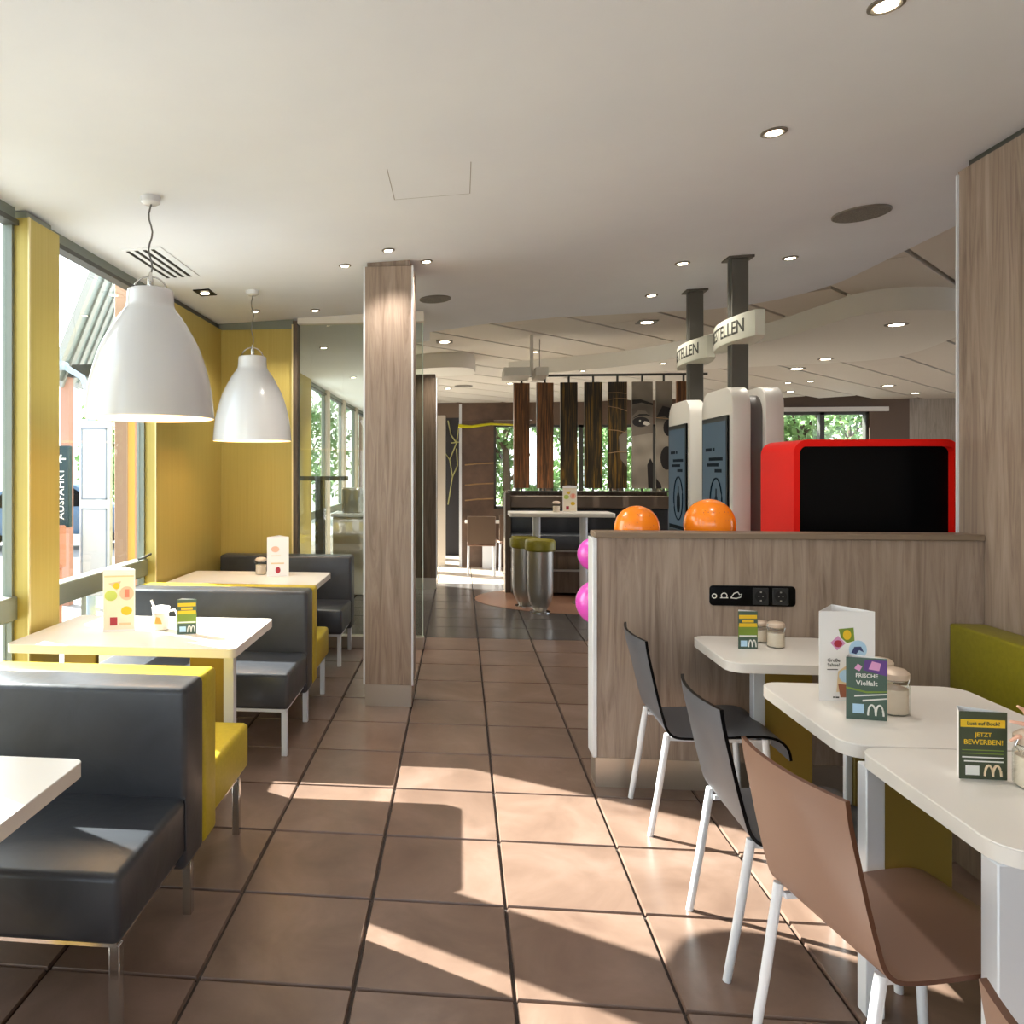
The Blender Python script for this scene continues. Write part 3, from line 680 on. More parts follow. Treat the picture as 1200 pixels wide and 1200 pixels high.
chair('brown shell chair at the nearest right table', M_chair_br, M_chair_edge, (1.042, 1.97, 0), math.radians(10.8))
chair('brown shell chair cut off at the bottom right corner', M_chair_br, M_chair_edge, (0.986, 0.945, 0), 0)

# ------------------------------------------------------------------ pendant lamps
def pendant(label, loc, k=1.0):
    t = thing('pendant_lamp', label, 'lamp', loc, 0, 'white pendant lamps')
    H = CZ(loc[0]) - loc[2]
    prof = [(0.272, 0), (0.271, 0.03), (0.260, 0.142), (0.237, 0.25), (0.207, 0.344), (0.160, 0.44), (0.132, 0.487), (0.112, 0.515), (0.102, 0.538), (0.099, 0.58), (0.097, 0.608), (0.090, 0.614)]
    prof2 = [(r * k, z) for r, z in smooth_pts(prof, 4)]
    mb = MB(); mb.lathe(prof2, 56, cap0=False, cap1=True); q = link('shade', mb, M_lamp, t)
    mb = MB(); mb.lathe([(r - 0.006, z) for r, z in prof2[:-8]], 56, cap0=False, cap1=True); bmesh.ops.reverse_faces(mb.bm, faces=mb.bm.faces); link('shade_lining', mb, M_lamp_in, q)
    mb = MB(); mb.lathe([(0.272 * k, 0.0), (0.272 * k - 0.006, 0.0)], 56, cap0=False, cap1=False); link('rim', mb, M_lamp_in, q)
    mb = MB(); mb.ball((0, 0, 0.30), 0.055, sz=1.2); link('bulb', mb, mat('bulb_glow', (255, 235, 200), 0.5, emit=(255, 225, 180), estr=6), t)
    for j_ in range(2):
        a = j_ * PI / 2 + 0.4; ca, sa = math.cos(a), math.sin(a); R_ = 0.078
        pts = [(R_ * math.cos(tt) * ca, R_ * math.cos(tt) * sa, 0.605 + 0.075 * math.sin(tt)) for tt in [j * PI / 14 for j in range(15)]]
        mb = MB(); mb.tube(pts, 0.0045, 6); link('wire_loop', mb, M_chrome, t)
    mb = MB(); mb.lathe([(0.012, 0.60), (0.014, 0.66), (0.006, 0.70)], 12); link('cord_grip', mb, M_chrome, t)
    cz = [0.69 + (H - 0.69 - 0.02) * k / 12 for k in range(13)]
    mb = MB(); mb.tube([(0.008 * math.sin(k * 1.15), 0.004 * math.cos(k * 0.9), z) for k, z in enumerate(cz)], 0.0042, 6); link('cord', mb, M_cord, t)
    mb = MB(); mb.lathe([(0.030, H - 0.035), (0.045, H - 0.026), (0.047, H + 0.0), (0.047, H + 0.01)], 24); link('ceiling_rose', mb, M_lamp, t)
    ld = bpy.data.lights.new('lamp_bulb', 'POINT'); ld.energy = 6; ld.color = (1, 0.82, 0.6); ld.shadow_soft_size = 0.05
    lo = bpy.data.objects.new('lamp_bulb', ld); COL.objects.link(lo); lo.parent = t; lo.location = (0, 0, 0.2)
    return t
pendant('large white bell pendant lamp over the sunlit booth table', (-1.473, 3.5, 1.772), 1.09)
pendant('white bell pendant lamp farther back over the last booth table', (-1.505, 5.4, 1.735), 1.03)

# ------------------------------------------------------------------ ceiling fittings
def spot_light(loc, watts, size=1.9, col=(1.0, 0.93, 0.83), parent=None, blend=0.7):
    ld = bpy.data.lights.new('downlight_lamp', 'SPOT'); ld.energy = watts; ld.spot_size = size; ld.spot_blend = blend; ld.color = col; ld.shadow_soft_size = 0.04
    lo = bpy.data.objects.new('downlight_lamp', ld); COL.objects.link(lo)
    if parent is not None: lo.parent = parent; lo.location = (0, 0, -0.03)
    else: lo.location = loc
    return lo
def downlight(x, y, z, r, label, slope=0.0, watts=None, square=False):
    t = thing('downlight', label, 'downlight', (x, y, z), 0, 'recessed ceiling downlights')
    t.rotation_euler = (0, -math.atan(slope), 0)
    mb = MB()
    if square: mb.prism(rrect(-r, -r, r, r, 0.006), -0.008, 0.004)
    else: mb.lathe([(r, 0.004), (r, -0.004), (r * 0.8, -0.008), (r * 0.66, -0.002)], 24)
    link('rim', mb, M_ring, t)
    mb = MB(); mb.lathe([(r * 0.62, -0.006), (r * 0.62, -0.0035)], 20, c=(0, 0, -0.004 if square else 0)); link('lens', mb, M_light, t)
    if watts: spot_light((0, 0, 0), watts, parent=t)
    return t
names = ['downlight nearest the camera at the top right', 'downlight above the right tables, alone on the plaster ceiling', 'downlight just in front of the oak pillar top', 'small downlight left of the oak pillar', 'downlight right of the oak pillar top',
         'small downlight near the second lamp cord', 'downlight above the gold end wall', 'downlight left of the near kiosk post', 'downlight right of the near kiosk post', 'small downlight left of the far kiosk post']
for k, (x, y) in enumerate([(1.30, 2.47), (1.32, 3.36), (-0.44, 4.64), (-0.75, 4.91), (-0.22, 4.95), (-1.66, 6.05), (-1.19, 6.17), (1.54, 5.47), (2.28, 5.53), (1.57, 6.46)]):
    downlight(x, y, CZ(x) - 0.001, 0.052 if k in (0, 1, 7, 8, 9) else 0.04, names[k], 0.0457, SPOT_W)
for (x, y, lb) in ((-1.45, 8.0, 'first downlight seen through the glass screen'), (-1.5, 10.6, 'second downlight seen through the glass screen'), (-1.5, 13.0, 'third downlight seen through the glass screen')): downlight(x, y, CZ(x) - 0.001, 0.05, lb, 0.0457, SPOT_W * 3)
# rear ceiling
far_l = [(1.973, 8.31, 0.10, 'square bright ceiling light before the far kiosk sign'), (-0.193, 9.34, 0.10, 'square bright ceiling light ahead of the dark far pillar'), (1.0, 10.27, 0.05, 'tiny downlight above the hanging photo panels'),
         (5.21, 12.4, 0.13, 'oblong light behind the wavy soffit, first in the rear room'), (7.98, 15.1, 0.13, 'rear room light near the right wall end'), (6.6, 16.0, 0.09, 'small light deep in the rear room'), (5.9, 14.4, 0.07, 'twin spot deep in the rear room, left'), (6.2, 14.2, 0.07, 'twin spot deep in the rear room, right'),
         (9.3, 16.6, 0.10, 'light above the far curved wall'), (-0.24, 14.75, 0.08, 'small light far down the aisle'), (0.9, 14.0, 0.07, 'small light above the far chairs'), (8.6, 13.6, 0.08, 'light beside the far curved wall')]
for k, (x, y, r, lb) in enumerate(far_l): downlight(x, y, ZP - 0.002, r, lb, 0.0, SPOT_W * 3.2, square=k in (0, 1))
for k, (x, y, r, lb) in enumerate([(4.10, 7.62, 0.10, 'bright oblong light in the wavy soffit'), (1.69, 10.75, 0.045, 'left small light in the soffit over the photo panels'), (2.6, 10.1, 0.045, 'right small light in the soffit over the photo panels'), (4.5, 9.9, 0.09, 'light at the rear edge of the wavy soffit')]):
    downlight(x, y, 2.898, r, lb, 0.0, SPOT_W * 2)
def speaker(x, y, z, r, label, slope=0):
    t = thing('ceiling_speaker', label, 'speaker', (x, y, z), 0, 'round grey ceiling speakers'); t.rotation_euler = (0, -math.atan(slope), 0)
    mb = MB(); mb.lathe([(r, 0.004), (r, -0.006), (r * 0.96, -0.009)], 40, cap1=False); link('rim', mb, M_ring, t)
    mb = MB(); mb.lathe([(r * 0.965, -0.0045), (r * 0.965, -0.008)], 40); link('grille', mb, M_spk, t)
speaker(2.29, 4.61, CZ(2.29) - 0.002, 0.150, 'large round ceiling speaker on the right of the plaster ceiling', 0.0457)
speaker(-0.20, 6.05, CZ(-0.20) - 0.002, 0.125, 'round ceiling speaker right behind the oak pillar', 0.0457)
speaker(0.02, 10.75, ZP - 0.002, 0.16, 'small dark ceiling speaker far down the aisle')
speaker(0.06, 14.35, ZP - 0.002, 0.17, 'farthest dark ceiling speaker above the aisle')
# air grille
t = thing('air_grille', 'white ceiling air grille with four dark slots behind the near lamp cord', 'vent', (-1.845, 4.575, CZ(-1.845))); t.rotation_euler = (0, -math.atan(0.0457), 0)
mb = MB(); mb.box(-0.12, -0.34, -0.006, 0.12, 0.34, 0.003, 0.002); link('frame', mb, M_ceil, t)
for k in range(4):
    mb = MB(); mb.box(-0.088 + 0.05 * k - 0.011, -0.31, -0.0075, -0.088 + 0.05 * k + 0.011, 0.31, -0.005); link('slot', mb, M_black, t)
t = thing('square_downlight', 'black square recessed spotlight between the two pendant lamps', 'downlight', (-1.84, 5.34, CZ(-1.84))); t.rotation_euler = (0, -math.atan(0.0457), 0)
mb = MB(); mb.box(-0.06, -0.09, -0.008, 0.06, 0.09, 0.003, 0.002); link('rim', mb, M_screen_blk, t)
mb = MB(); mb.lathe([(0.03, -0.012), (0.03, -0.0085)], 18); link('lens', mb, M_light, t)

# ------------------------------------------------------------------ order kiosks
def kiosk(y0, y1, label, label2, glyph):
    """double sided kiosk: two white slabs around a dark core, on a floor plinth"""
    t = thing('order_kiosk', label, 'kiosk', (1.90, (y0 + y1) / 2, 0))
    R_ = Matrix(((0, 0, 1, 0), (1, 0, 0, 0), (0, 1, 0, 0), (0, 0, 0, 1)))    # (u,v,w) -> (w,u,v): plan polygon in YZ, extruded along X
    w = y1 - y0; top = 2.07
    def slab_poly(inset=0.0):
        p = [(y0 + inset, 0.06), (y1 - inset, 0.06)]
        for k in range(7):
            a = k * PI / 12; p.append((y1 - inset - 0.13 + 0.13 * math.cos(a), top - inset - 0.13 + 0.13 * math.sin(a)))
        for k in range(7):
            a = PI / 2 + k * PI / 12; p.append((y0 + inset + 0.13 + 0.13 * math.cos(a), top - inset - 0.13 + 0.13 * math.sin(a)))
        return p
    off = Matrix.Translation((-1.90, -(y0 + y1) / 2, 0))
    mb = MB(); mb.prism(slab_poly(), 1.74, 1.855, 0.008, mtx=off @ R_); link('left_housing', mb, M_kiosk, t)
    mb = MB(); mb.prism(slab_poly(), 1.945, 2.06, 0.008, mtx=off @ R_); link('right_housing', mb, M_kiosk, t)
    mb = MB(); mb.prism(slab_poly(0.05), 1.855, 1.945, 0, mtx=off @ R_); link('core', mb, M_kiosk_core, t)
    mb = MB(); mb.box(1.79, y0 + 0.1, 0, 2.01, y1 - 0.1, 0.07); link('plinth', mb, M_kiosk_core, t, world=True)
    yc = (y0 + y1) / 2
    mb = MB(); mb.box(1.725, y0 + 0.05, 0.98, 1.7405, y1 - 0.05, 1.885, 0.004); s = link('screen_bezel', mb, M_screen_blk, t, world=True)
    mb = MB(); mb.box(1.7235, y0 + 0.075, 1.05, 1.726, y1 - 0.075, 1.85); sc = link('screen', mb, M_screen, s, world=True, smooth=False)
    mb = MB()
    X = 1.7228
    def disc(cy, cz, ry, rz, n=20): mb.poly([(X, cy + ry * math.cos(2 * PI * k / n), cz + rz * math.sin(2 * PI * k / n)) for k in range(n)])
    for (ya, yb, z) in ((0.04, 0.17, 1.665), (-0.02, 0.02, 1.665), (-0.18, 0.10, 1.60), (-0.10, 0.14, 1.56), (-0.16, -0.02, 1.52)):
        mb.box(X - 0.0003, yc + ya, z - 0.011, X + 0.0003, yc + yb, z + 0.011)
    mb.poly([(X, yc - 0.05 + dy, 1.30 + dz) for dy, dz in ((-.012, .10), (.012, .10), (.014, .05), (.045, .01), (.05, -.06), (.03, -.11), (-.03, -.11), (-.05, -.06), (-.045, .01), (-.014, .05))])
    mb.tube([(X, yc - 0.05 + 0.12 * math.cos(2 * PI * k / 28), 1.30 + 0.17 * math.sin(2 * PI * k / 28)) for k in range(29)], 0.006, 5)
    mb.box(X - 0.0003, y0 + 0.085, 1.055, X + 0.0003, y1 - 0.085, 1.085)
    link('screen_print', mb, M_screen_dk, s, world=True, smooth=False)
    tx = text_mb(glyph, 0.10); xf(tx, Matrix.Translation((1.7385, yc, 0.93)) @ Matrix.Rotation(-PI / 2, 4, 'Z') @ UPX); link('logo', tx, M_ink, t, world=True, smooth=False)
    # ceiling post
    zc = CZ(1.90)
    p = thing('sign_post', label2, 'post', (1.90, yc + (0.05 if y0 < 5.5 else 0.12), top - 0.06))
    h = zc - top + 0.06
    mb = MB(); mb.box(-0.055, -0.045, 0, 0.055, 0.045, h, 0.003); link('shaft', mb, M_post, p)
    mb = MB(); mb.box(-0.059, -0.018, 0, -0.0555, 0.018, h); q = link('groove', mb, M_frame_dk, p)
    mb = MB(); mb.box(-0.085, -0.075, h - 0.014, 0.085, 0.075, h + 0.004, 0.002); link('ceiling_plate', mb, M_post, p)
    return t
kiosk(5.08, 5.70, 'near white self-order kiosk right of the orange balloons', 'near grey ceiling post above the near kiosk', 'U')
kiosk(5.99, 6.58, 'far white self-order kiosk behind the first', 'far grey ceiling post above the far kiosk', 'Ü')
def order_sign(cx, yc, z0, z1, label):
    t = thing('order_sign', label, 'sign', (cx, yc, z0))
    L_ = 0.40; sag = 0.07; Rr = (L_ * L_ + sag * sag) / (2 * sag)
    def xs(y): return -(math.sqrt(Rr * Rr - y * y) - (Rr - sag))
    pl = [(xs(-L_ + 2 * L_ * k / 20) - 0.03, -L_ + 2 * L_ * k / 20) for k in range(21)]
    poly = pl + [(-x, y) for x, y in pl[::-1]]
    mb = MB(); mb.prism(poly, 0, z1 - z0, 0.006); link('blade', mb, M_sign, t)
    tx = text_mb('BESTELLEN', 0.125, extrude=0.0008, bold=0.001)
    for v in tx.bm.verts:
        y = -v.co.x; zz = v.co.y; e = v.co.z
        v.co = Vector((xs(max(-L_, min(L_, y - 0.0))) - 0.0312 - e, y, (z1 - z0) / 2 + zz))
    link('lettering', tx, M_ink, t, smooth=False)
order_sign(1.90, 5.45, 2.385, 2.553, 'near curved sign reading BESTELLEN on the near kiosk post')
order_sign(1.90, 6.40, 2.385, 2.553, 'far curved sign reading BESTELLEN on the far kiosk post')

# ------------------------------------------------------------------ red cabinet
t = thing('red_cabinet', 'bright red rounded cabinet with black front standing behind the partition', 'cabinet', (2.11, 4.31, 0))
R2 = UPX
def rr_frame(x0, x1, z0, z1, r): return rrect(x0, z0, x1, z1, r, 6)
mb = MB(); tb = bmesh.new()
o_ = rr_frame(-0.402, 0.402, 0.75, 1.683, 0.07); i_ = rr_frame(-0.372, 0.372, 0.783, 1.648, 0.035)
n = len(o_)
vo0 = [tb.verts.new((x, -0.21, z)) for x, z in o_]; vi0 = [tb.verts.new((x, -0.21, z)) for x, z in i_]
vo1 = [tb.verts.new((x, 0.22, z)) for x, z in o_]; vi1 = [tb.verts.new((x, -0.16, z)) for x, z in i_]
for k in range(n):
    j = (k + 1) % n
    tb.faces.new((vo0[k], vo0[j], vi0[j], vi0[k])); tb.faces.new((vo0[k], vo1[k], vo1[j], vo0[j])); tb.faces.new((vi0[k], vi0[j], vi1[j], vi1[k]))
tb.faces.new(vo1); bmesh.ops.recalc_face_normals(tb, faces=tb.faces); mb.add(tb); link('hood', mb, M_red, t)
mb = MB(); mb.poly([(x, -0.162, z) for x, z in i_]); link('black_panel', mb, M_screen_blk, t, smooth=False)
mb = MB(); mb.box(-0.35, -0.17, 0, 0.35, 0.17, 0.76); link('pedestal', mb, M_red, t)

# ------------------------------------------------------------------ balloons
def balloon(c, r, m, label, prints=True):
    t = thing('balloon', label, 'balloon', (c[0], c[1], c[2] - r), 0, 'party balloons')
    mb = MB(); mb.ball((0, 0, r), r, sz=1.04, u=32, v=20); link('skin', mb, m, t)
    mb = MB(); mb.lathe([(0.004, -0.030), (0.012, -0.024), (0.005, -0.012), (0.010, -0.002)], 10, c=(0, 0, -r * 0.04)); link('knot', mb, m, t)
    mb = MB(); mb.tube([(0, 0, -0.035), (0.01, 0.0, -0.2), (-0.008, 0.01, -0.38)], 0.0015, 5); link('string', mb, M_cwhite, t)
    if prints:
        rnd = random.Random(int(c[0] * 100)); mb = MB()
        for k in range(16):
            a = rnd.uniform(-2.7, -0.6); e = rnd.uniform(0.1, 0.8); q = Vector((math.cos(a) * math.cos(e), math.sin(a) * math.cos(e), math.sin(e) * 1.04)) * r * 1.002; s = r * rnd.uniform(0.012, 0.03)
            u = Vector((-math.sin(a), math.cos(a), 0)); w_ = q.normalized().cross(u)
            mb.poly([q + Vector((0, 0, r)) + (u * math.cos(2 * PI * j / 7) + w_ * math.sin(2 * PI * j / 7)) * s for j in range(7)])
        link('print', mb, mat('balloon_print', (196, 84, 8), 0.4), t, smooth=False)
balloon((0.90, 4.0, 1.227), 0.113, M_orange, 'left orange balloon peeping over the partition')
balloon((1.258, 4.0, 1.25), 0.125, M_orange, 'right orange balloon in front of the kiosks')
balloon((0.70, 4.0, 0.845), 0.108, M_pink, 'lower pink balloon behind the partition edge', False)
balloon((0.71, 4.16, 1.075), 0.085, M_pink, 'upper pink balloon mostly hidden behind the partition edge', False)

# ------------------------------------------------------------------ bar area in the background
t = thing('bar_banquette', 'dark high banquette with oak base under the hanging photo panels', 'bench', (1.55, 9.72, 0))
mb = MB(); mb.box(0.555, 9.744, 0.0, 2.56, 9.86, 1.24, 0.004); mb.box(0.555, 9.50, 0, 0.62, 9.744, 1.24); link('back_panel', mb, M_wood_dark, t, world=True)
mb = MB(); mb.box(0.62, 9.54, 1.05, 2.56, 9.744, 1.20, 0.01); q = link('head_board', mb, mat('umber_board', (112, 96, 82), 0.5), t, world=True)
mb = MB(); cushion(mb, 0.625, 9.62, 0.72, 2.55, 9.735, 1.045, 0.02); link('back_cushion', mb, M_leather, t, world=True)
mb = MB(); cushion(mb, 0.625, 9.28, 0.56, 2.55, 9.72, 0.74, 0.02); link('seat', mb, M_leather, t, world=True)
mb = MB(); mb.box(0.62, 9.32, 0.04, 2.55, 9.72, 0.55); link('base', mb, M_wood_dark, t, world=True)
mb = MB(); mb.box(0.61, 9.30, 0.30, 2.55, 9.34, 0.325); mb.box(0.61, 9.30, 0.535, 2.55, 9.34, 0.56); link('base_rail', mb, M_steel, t, world=True)
t = thing('bar_table', 'long pale high table on two white legs beside the bar stool', 'table', (1.14, 8.85, 0))
mb = MB(); mb.prism(rrect(0.554, 8.62, 1.715, 9.08, 0.04), 0.995, 1.04, 0.004); link('tabletop', mb, M_edge, t, world=True)
for x in (0.87, 1.40):
    mb = MB(); mb.lathe([(0.045, 0.03), (0.045, 1.0)], 16, c=(x, 8.85, 0)); link('leg', mb, M_steel_w, t, world=True)
    mb = MB(); mb.lathe([(0.13, 0.0), (0.13, 0.012), (0.05, 0.03)], 24, c=(x, 8.85, 0)); link('foot_disc', mb, M_steel, t, world=True)
def stool(x, y, label):
    t = thing('bar_stool', label, 'stool', (x, y, 0), 0, 'steel drum bar stools')
    mb = MB(); mb.lathe([(0.15, 0.655), (0.163, 0.67), (0.163, 0.755), (0.150, 0.775), (0.02, 0.78)], 28); link('seat', mb, M_olive, t)
    mb = MB(); mb.lathe([(0.06, 0.012), (0.075, 0.03), (0.12, 0.12), (0.138, 0.22), (0.140, 0.655)], 28); link('body', mb, M_steel, t)
    mb = MB(); mb.lathe([(0.11, 0.0), (0.11, 0.008), (0.05, 0.016)], 28); link('base', mb, M_chrome, t)
stool(0.852, 8.279, 'steel drum bar stool with olive seat in front of the high table')
stool(0.715, 8.61, 'second steel bar stool half hidden behind the first')
# hanging photo panels
def panel_mat(name, kind):
    m = mat(name, (90, 70, 50), 0.35); N, L, b = nodes(m)
    if kind == 'face':
        tc = N.new('ShaderNodeTexCoord'); sp = N.new('ShaderNodeSeparateXYZ'); L.new(tc.outputs['Object'], sp.inputs[0])
        nz = N.new('ShaderNodeTexNoise'); nz.inputs['Scale'].default_value = 1.6; L.new(tc.outputs['Object'], nz.inputs['Vector'])
        rp = N.new('ShaderNodeValToRGB'); e = rp.color_ramp.elements; e[0].position = 0.36; e[0].color = s2l((84, 76, 66)); e[1].position = 0.6; e[1].color = s2l((172, 162, 146))
        L.new(nz.outputs['Fac'], rp.inputs['Fac']); L.new(rp.outputs['Color'], b.inputs['Base Color'])
    return m
M_hair1 = ramp_noise(mat('print_russet_strands', (110, 66, 34), 0.3), (30, 30, 1.2), [(0.35, (66, 42, 28)), (0.5, (112, 78, 50)), (0.62, (164, 104, 58)), (0.75, (92, 64, 46))], nscale=1.6, dist=1.0, objvar=0.05)
M_hair2 = ramp_noise(mat('print_dark_strands', (50, 42, 26), 0.3), (30, 30, 1.2), [(0.35, (22, 20, 16)), (0.52, (52, 44, 28)), (0.66, (128, 96, 36)), (0.78, (40, 36, 26))], nscale=1.6, dist=1.0, objvar=0.05)
M_face = panel_mat('print_grey_portrait', 'face'); M_dark = mat('print_dark', (24, 20, 18), 0.5); M_eyew = mat('print_eye_white', (196, 190, 178), 0.5)
M_hlines = mat('print_pale_strand', (150, 118, 80), 0.5); M_midgrey = mat('print_mid_grey', (112, 102, 90), 0.5)
xs_ = [(0.632, 0.836), (0.907, 1.119), (1.19, 1.401), (1.472, 1.692), (1.751, 1.98), (2.03, 2.276), (2.306, 2.50), (2.54, 2.72)]
pm = [M_hair1, M_hair1, M_hair2, M_hair2, M_hair2, M_face, M_face, M_hair1]
pl_lab = ['leftmost hanging panel, printed with russet strands', 'second hanging panel from the left, printed russet', 'third hanging panel, dark print with golden strands', 'fourth hanging panel, dark with orange strands', 'hanging panel with dark hair and pale strands left of the eye', 'hanging panel showing a grey portrait with one eye', 'hanging panel with the nose side of the portrait', 'rightmost hanging panel behind the far kiosk']
for k, (a, b) in enumerate(xs_):
    xc = (a + b) / 2; rz = math.radians([14, 10, 6, 4, 0, 0, 0, 0][k])
    t = thing('photo_panel', pl_lab[k], 'panel', (xc, 9.3, 1.303), rz, 'row of hanging photo panels')
    w = (b - a) / 2 - 0.004
    mb = MB(); mb.box(-w, -0.02, 0, w, 0.02, 1.27, 0.003); link('board', mb, pm[k], t)
    mb = MB(); mb.tube([(0, 0, 1.26), (0, 0, 1.345)], 0.013, 8); mb.tube([(0, 0, -0.031), (0, 0, 0.01)], 0.013, 8); link('pivot', mb, M_frame_dk, t)
    mb = MB(); Yp = -0.0205
    def el(cx, cz, rx, rz_, n=18, y=Yp): mb.poly([(cx + rx * math.cos(2 * PI * j / n), y, cz + rz_ * math.sin(2 * PI * j / n)) for j in range(n)])
    if k == 4:
        for (z0, z1) in ((1.14, 1.13), (0.98, 0.92), (1.06, 1.07), (0.42, 0.43), (0.70, 0.66)): mb.tube([(-w, Yp, z0), (0, Yp, (z0 + z1) / 2 + 0.01), (w, Yp, z1)], 0.005, 5)
        link('print', mb, M_hlines, t)
        mb = MB(); mb.poly([(w * 0.1, Yp, 0.62), (w, Yp, 0.70), (w, Yp, 0.25), (w * 0.3, Yp, 0.35)]); link('print', mb, M_midgrey, t, smooth=False)
    elif k == 5:
        mb.poly([(-w, Yp, 0.62), (-w, Yp, 0.86), (-w * 0.4, Yp, 0.93), (w * 0.3, Yp, 0.92), (w, Yp, 0.82), (w, Yp, 0.66), (0, Yp, 0.64)]); link('print', mb, M_midgrey, t, smooth=False)
        mb = MB(); mb.poly([(-w, Yp - .001, 1.00), (-w, Yp - .001, 1.055), (-w * 0.2, Yp - .001, 1.06), (w, Yp - .001, 1.01), (w, Yp - .001, 0.985), (-w * 0.1, Yp - .001, 1.02)]); link('print', mb, M_dark, t, smooth=False)
        mb = MB(); mb.poly([(-w, Yp - .001, 0.83), (-w * 0.3, Yp - .001, 0.885), (w * 0.4, Yp - .001, 0.885), (w, Yp - .001, 0.85), (w * 0.4, Yp - .001, 0.868), (-w * 0.3, Yp - .001, 0.862)]); link('print', mb, M_dark, t, smooth=False)
        mb = MB(); el(-0.02, 0.79, 0.098, 0.06, y=Yp - .001); link('print', mb, M_dark, t, smooth=False)
        mb = MB(); mb.poly([(w * 0.55, Yp - .001, 0.0), (w * 0.45, Yp - .001, 0.28), (w * 0.75, Yp - .001, 0.36), (w, Yp - .001, 0.30), (w, Yp - .001, 0.0)])
        link('print', mb, M_dark, t, smooth=False)
        mb = MB(); mb.poly([(0.0, Yp - .002, 0.765), (0.02, Yp - .002, 0.80), (0.055, Yp - .002, 0.795), (0.09, Yp - .002, 0.765), (0.05, Yp - .002, 0.745)]); link('print', mb, M_eyew, t, smooth=False)
        mb = MB(); el(-0.03, 0.805, 0.012, 0.01, 8, Yp - .002); link('print', mb, M_eyew, t, smooth=False)
    elif k == 6:
        mb.poly([(-w, Yp, 0.84), (-w * 0.2, Yp, 0.98), (w, Yp, 0.95), (w, Yp, 0.80), (0, Yp, 0.86)]); el(0.05, 0.72, 0.06, 0.10); el(0.03, 0.36, 0.075, 0.14); mb.poly([(-w, Yp, 0), (-w, Yp, 0.12), (-w * 0.4, Yp, 0.05), (-w * 0.3, Yp, 0)]); link('print', mb, M_dark, t, smooth=False)
        mb = MB(); mb.tube([(-w, Yp, 0.84), (w, Yp, 0.82)], 0.005, 5); link('print', mb, M_hlines, t)
    else: mb.bm.free()
t = thing('panel_rail', 'dark ceiling rail carrying the hanging photo panels', 'rail', (1.70, 9.3, 2.645))
mb = MB(); mb.box(-1.2, -0.02, 0, 1.2, 0.02, 0.025); link('track', mb, M_frame_dk, t)
for x in (-0.75, 1.1):
    mb = MB(); mb.tube([(x, 0, 0.02), (x, 0, ZP - 2.645)], 0.004, 8); link('hanger', mb, M_frame_dk, t)
t = thing('lower_panel_rail', 'thin dark rail on the banquette top holding the panels', 'rail', (1.66, 9.3, 1.258))
mb = MB(); mb.box(-1.09, -0.015, 0, 1.07, 0.015, 0.014); link('track', mb, M_frame_dk, t)
for bx in (-1.05, -0.4, 0.25, 0.86):
    mb = MB(); mb.box(bx - 0.012, 0.0, 0.0, bx + 0.012, 0.45, 0.012); link('arm', mb, M_frame_dk, t)
mb = MB(); mb.box(-1.09, 0.40, -0.016, 0.89, 0.56, 0.0); link('shelf', mb, mat('umber_board', (112, 96, 82)), t)
mb = MB(); mb.box(0.5, 8.8, 2.60, 0.80, 9.3, 2.70); mb.box(0.86, 8.8, 2.60, 1.0, 9.3, 2.70); mb.box(0.81, 9.0, 2.62, 0.85, 9.04, ZP); o = struct('trim_22', mb, M_soffit, smooth=False, label='small grey box hung from the ceiling above the first photo panel')
# brown free-standing poster wall
t = thing('poster_wall', 'brown printed wall panel with yellow stripe behind the far chairs', 'panel', (0.27, 12.0, 0))
mb = MB(); mb.box(-0.25, 0, 0, 0.25, 0.12, 2.55); mb.box(-0.25, -0.01, 2.30, 0.85, 0.13, 2.56); mb.box(0.25, 0, 0, 0.42, 0.1, 0.72)
link('board', mb, ramp_noise(mat('brown_print', (92, 70, 54), 0.35), (1, 1, 1), [(0.35, (74, 56, 44)), (0.65, (112, 86, 68))], nscale=1.6), t)
for k, z in enumerate((1.62, 1.30, 1.06)):
    mb = MB(); mb.tube([(-0.2, -0.004, z - 0.02), (0.0, -0.004, z), (0.25, -0.004, z + 0.01)], 0.011, 6); link('print_line', mb, M_hlines, t)
mb = MB(); mb.tube([(-0.3, -0.02, 2.21), (-0.1, -0.02, 2.20), (0.2, -0.02, 2.24), (0.6, -0.02, 2.22)], [0.03, 0.022, 0.018, 0.012], 6); link('yellow_stripe', mb, mat('yellow_print', (206, 200, 20), 0.5), t)
mb = MB(); mb.box(-0.29, -0.02, 0, -0.25, 0.12, 2.55); q = link('steel_edge', mb, M_steel_w, t)
mb = MB(); mb.box(0.7, -0.016, 2.22, 0.76, -0.01, 2.62); link('red_stripe', mb, mat('red_print', (206, 70, 34), 0.5), t)
# dark niche with branch decor
t = thing('branch_panel', 'dark panel printed with pale branches beyond the far pillar', 'panel', (-0.17, 13.6, 0))
mb = MB(); mb.box(-0.35, 0, 0, 0.22, 0.1, 2.45); link('board', mb, mat('night_print', (34, 32, 36), 0.5), t)
mb = MB()
for pts in ([(-0.05, 0.9), (0.03, 1.4), (-0.02, 1.7), (0.1, 2.0), (0.16, 2.4)], [(0.03, 1.4), (0.12, 1.6), (0.1, 1.9)], [(-0.02, 1.7), (-0.15, 1.9), (-0.1, 2.2)], [(0.1, 2.0), (0.0, 2.15), (-0.05, 2.4)], [(0.0, 2.0), (0.2, 2.02)]): mb.tube([(x, -0.006, z) for x, z in pts], 0.012, 5)
link('branch_print', mb, mat('branch_print', (150, 146, 92), 0.6), t)
